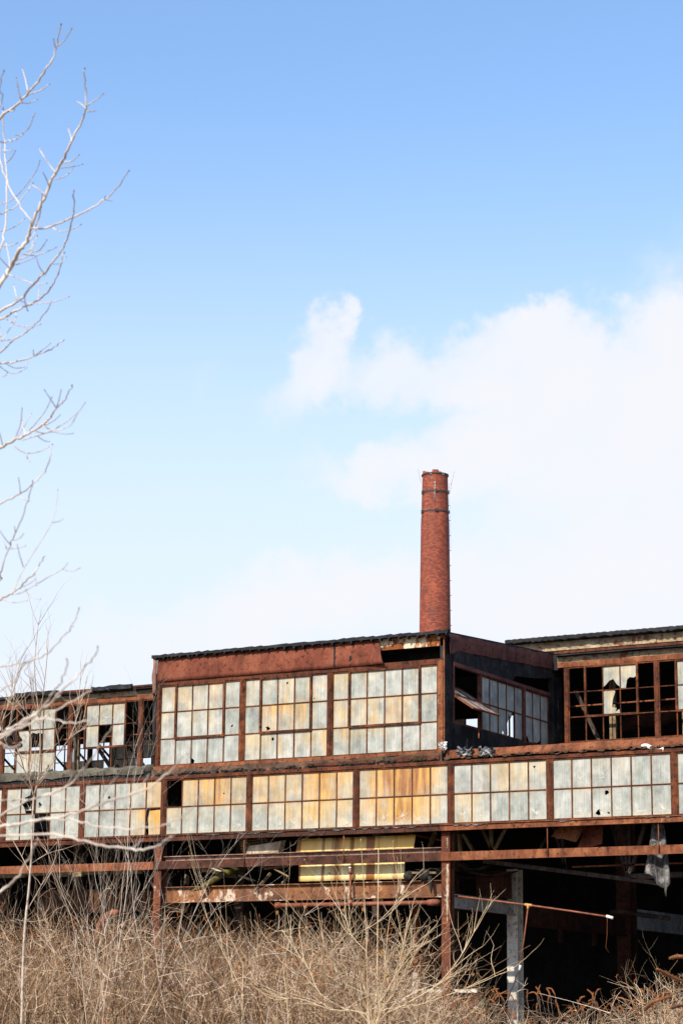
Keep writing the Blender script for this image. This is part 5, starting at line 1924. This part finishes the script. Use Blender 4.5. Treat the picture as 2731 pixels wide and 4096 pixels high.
# shrub with dry flower spikes, nearer, lower right
rr = random.Random(77)
DB = 19.0
bb = np.array(at((2950, 4300), d=DB))
bb[2] = 0
bs = empty('butterfly_bush', tuple(bb), 'nearer soft focus shrub with fat rusty brown seed spikes at the lower right edge', 'shrub')
for pts in ([(2676, 3833), (2715, 3825), (2770, 3835)], [(2625, 3875), (2670, 3900), (2735, 3928)], [(2578, 4042), (2610, 4008), (2680, 3985)], [(2680, 4032), (2720, 4022), (2770, 4020)]):
    mb = MB()
    w = [np.array(at(p, d=DB + rr.uniform(-.2, .2))) for p in pts]
    spike(mb, w, .024, rr)
    s0 = w[-1]
    mb.tube(smooth([s0, s0 + (w[-1] - w[-2]) * .8 - np.array([0, 0, .05]), (s0 + bb) / 2 + np.array([.15, 0, .3]), bb], 4), .007, 5, 1)
    mb.build('seed_spike', ['seed_spike', 'stem_dark'], bs)
for i, (x0, lab) in enumerate(((2210, 'clump of small rusty seed spikes low before the grey column right side'), (2330, 'clump of small rusty seed spikes low before the dark opening'), (1990, 'clump of small rusty seed spikes at the foot of the grey column'), (2480, 'clump of small rusty seed spikes before the rusty inner column foot'), (2600, 'clump of small rusty seed spikes under the twiggy corner shrub'))):
    b = np.array(at((x0, 4100), d=37.5))
    b[2] = 0
    root = empty('spike_plant', tuple(b), lab, 'plant', 'plants with rusty seed spikes')
    for k in range(9):
        mb = MB()
        top = b + np.array([rr.gauss(0, .28), rr.gauss(0, .28), rr.uniform(1.75, 2.15)])
        lean = np.array([rr.uniform(-.25, .3), 0, .0])
        w = [top, top + lean * .4 + np.array([0, 0, .10]), top + lean + np.array([0, 0, rr.uniform(.05, .2)])]
        spike(mb, w, .018, rr)
        mb.tube(smooth([top, (top + b) / 2 + np.array([jit(.1), jit(.1), .2]), b + np.array([jit(.1), jit(.1), 0])], 4), .006, 5, 1)
        mb.build('seed_spike', ['seed_spike', 'stem_dark'], root)


# ------------------------------------------------------------------ the thicket (nobody could count it)
def thicket():
    g = np.random.default_rng(4)
    tx = np.array([-900, 0, 300, 600, 700, 1000, 1250, 1500, 1650, 1740, 1850, 1950, 2020, 2100, 2250, 2400, 2520, 2600, 2731, 3300], float)
    ty = np.array([3560, 3580, 3610, 3640, 3580, 3570, 3580, 3610, 3720, 3880, 3980, 4030, 4050, 4085, 4085, 4075, 4030, 3920, 3850, 3850], float)
    allc, allr, allt = [], [], []

    def emit(c, r, t):
        allc.append(c)
        allr.append(r)
        allt.append(t)

    N = 6400
    px = g.uniform(-700, 3200, N)
    yw = g.uniform(-13.5, -1.2, N)
    # world x of each stem on its own plane
    vx = np.array([ray(p, 3900) for p in px])
    t = (yw - CAM[1]) / vx[:, 1]
    xw = CAM[0] + vx[:, 0] * t
    v2 = np.array([ray(p, np.interp(p, tx, ty)) for p in px])
    t2 = (yw - CAM[1]) / v2[:, 1]
    ztop = CAM[2] + v2[:, 2] * t2
    hgt = np.clip(ztop, 1.0, 6) * (1 - .36 * g.random(N) ** 1.4) + g.normal(0, .16, N) + (g.random(N) < .07) * g.uniform(.1, .75, N)
    mound = np.zeros(N)
    for fx, fy, ph, am in ((1.1, .7, .3, .5), (2.3, 1.3, 2.1, .35), (4.1, 2.9, 4.4, .25), (.55, .4, 1.2, .4)):
        mound += am * np.sin(xw * fx + yw * fy + ph)
    hgt *= .90 + .13 * mound
    keep = (px < 1800) | (g.random(N) < .55)
    px, yw, xw, hgt = px[keep], yw[keep], xw[keep], hgt[keep]
    n = len(px)
    K = 7
    s = np.linspace(0, 1, K)
    lean = g.normal(0, .30, (n, 2))
    droop = g.normal(0, .45, (n, 2))
    c = np.zeros((n, K, 3))
    c[:, :, 0] = xw[:, None] + lean[:, :1] * hgt[:, None] * s + droop[:, :1] * (s ** 3) * .8
    c[:, :, 1] = yw[:, None] + lean[:, 1:] * hgt[:, None] * s + droop[:, 1:] * (s ** 3) * .8
    c[:, :, 2] = hgt[:, None] * (s - .10 * (np.abs(droop).sum(1))[:, None] * s ** 3)
    c[:, 1:-1] += g.normal(0, .035, (n, K - 2, 3))
    base_t = np.clip(g.beta(1.6, 1.7, n) * .92, 0, .92)
    r = np.linspace(1, .35, K)[None] * (.0052 + .0095 * g.random(n) ** 2.4)[:, None]
    emit(c, r, base_t)
    # side twigs
    for rep in range(7):
        f = g.uniform(.35, .98, n)
        i0 = np.minimum((f * (K - 1)).astype(int), K - 2)
        fr = f * (K - 1) - i0
        p0 = c[np.arange(n), i0] * (1 - fr)[:, None] + c[np.arange(n), i0 + 1] * fr[:, None]
        d = g.normal(0, 1, (n, 3))
        d[:, 2] = d[:, 2] * .5 + .55
        d /= np.linalg.norm(d, axis=1)[:, None]
        L = g.uniform(.25, 1.1, n) * (1 - .35 * f)
        k2 = 4
        s2 = np.linspace(0, 1, k2)
        bend = g.normal(0, .30, (n, 3))
        cc = p0[:, None, :] + d[:, None, :] * (L[:, None] * s2)[:, :, None] + bend[:, None, :] * (L[:, None] * s2 ** 2)[:, :, None]
        lim = (hgt * 1.05)[:, None]
        cc[:, :, 2] = np.minimum(cc[:, :, 2], lim)
        rr_ = np.linspace(1, .4, k2)[None] * g.uniform(.0030, .0062, n)[:, None]
        emit(cc, rr_, np.clip(base_t + g.normal(.05, .12, n), 0, .9))
    # rusty dry heads
    m_ = 1700
    idx = g.integers(0, n, m_)
    p0 = c[idx, -1 - g.integers(0, 3, m_)]
    d = g.normal(0, .6, (m_, 3))
    d[:, 2] += .5
    d /= np.linalg.norm(d, axis=1)[:, None]
    L = g.uniform(.06, .20, m_)
    s2 = np.linspace(0, 1, 3)
    cc = p0[:, None, :] + d[:, None, :] * (L[:, None] * s2)[:, :, None]
    emit(cc, np.array([.5, 1, .4])[None] * g.uniform(.007, .014, m_)[:, None], np.full(m_, .97))
    V, Fc, Tn = [], [], []
    o = 0
    for c_, r_, t_ in zip(allc, allr, allt):
        n_, k_ = c_.shape[:2]
        tan = np.gradient(c_, axis=1)
        tan /= np.linalg.norm(tan, axis=2)[:, :, None] + 1e-9
        ref = np.array([.37, .61, .33])
        a = np.cross(tan, ref)
        a /= np.linalg.norm(a, axis=2)[:, :, None] + 1e-9
        b = np.cross(tan, a)
        ring_ = []
        for j in range(3):
            th = 2 * math.pi * j / 3
            ring_.append(c_ + (a * math.cos(th) + b * math.sin(th)) * r_[:, :, None])
        v = np.stack(ring_, axis=2).reshape(-1, 3)
        base = o + (np.arange(n_) * k_ * 3)[:, None, None]
        ii = (np.arange(k_ - 1) * 3)[None, :, None]
        jj = np.arange(3)[None, None, :]
        j2 = (jj + 1) % 3
        q = np.stack([base + ii + jj, base + ii + j2, base + ii + 3 + j2, base + ii + 3 + jj], axis=-1).reshape(-1, 4)
        V.append(v)
        Fc.append(q)
        Tn.append(np.repeat(t_, k_ * 3))
        o += len(v)
    V, Fc, Tn = np.concatenate(V), np.concatenate(Fc), np.concatenate(Tn)
    me = bpy.data.meshes.new('brush_thicket')
    me.vertices.add(len(V))
    me.vertices.foreach_set('co', V.astype(np.float32).ravel())
    me.loops.add(Fc.size)
    me.loops.foreach_set('vertex_index', Fc.astype(np.int32).ravel())
    me.polygons.add(len(Fc))
    me.polygons.foreach_set('loop_start', (np.arange(len(Fc)) * 4).astype(np.int32))
    me.polygons.foreach_set('loop_total', np.full(len(Fc), 4, np.int32))
    ca_ = me.color_attributes.new('tint', 'FLOAT_COLOR', 'POINT')
    col = np.ones((len(V), 4), np.float32)
    col[:, 0] = Tn
    col[:, 1] = Tn
    col[:, 2] = Tn
    ca_.data.foreach_set('color', col.ravel())
    me.update(calc_edges=True)
    me.validate()
    me.materials.append(MATS['dry_brush'])
    o_ = bpy.data.objects.new('brush_thicket', me)
    COL.objects.link(o_)
    tag(o_, 'dense tan thicket of dry leafless brush along the foot of the factory', 'brush', None, 'stuff')


thicket()
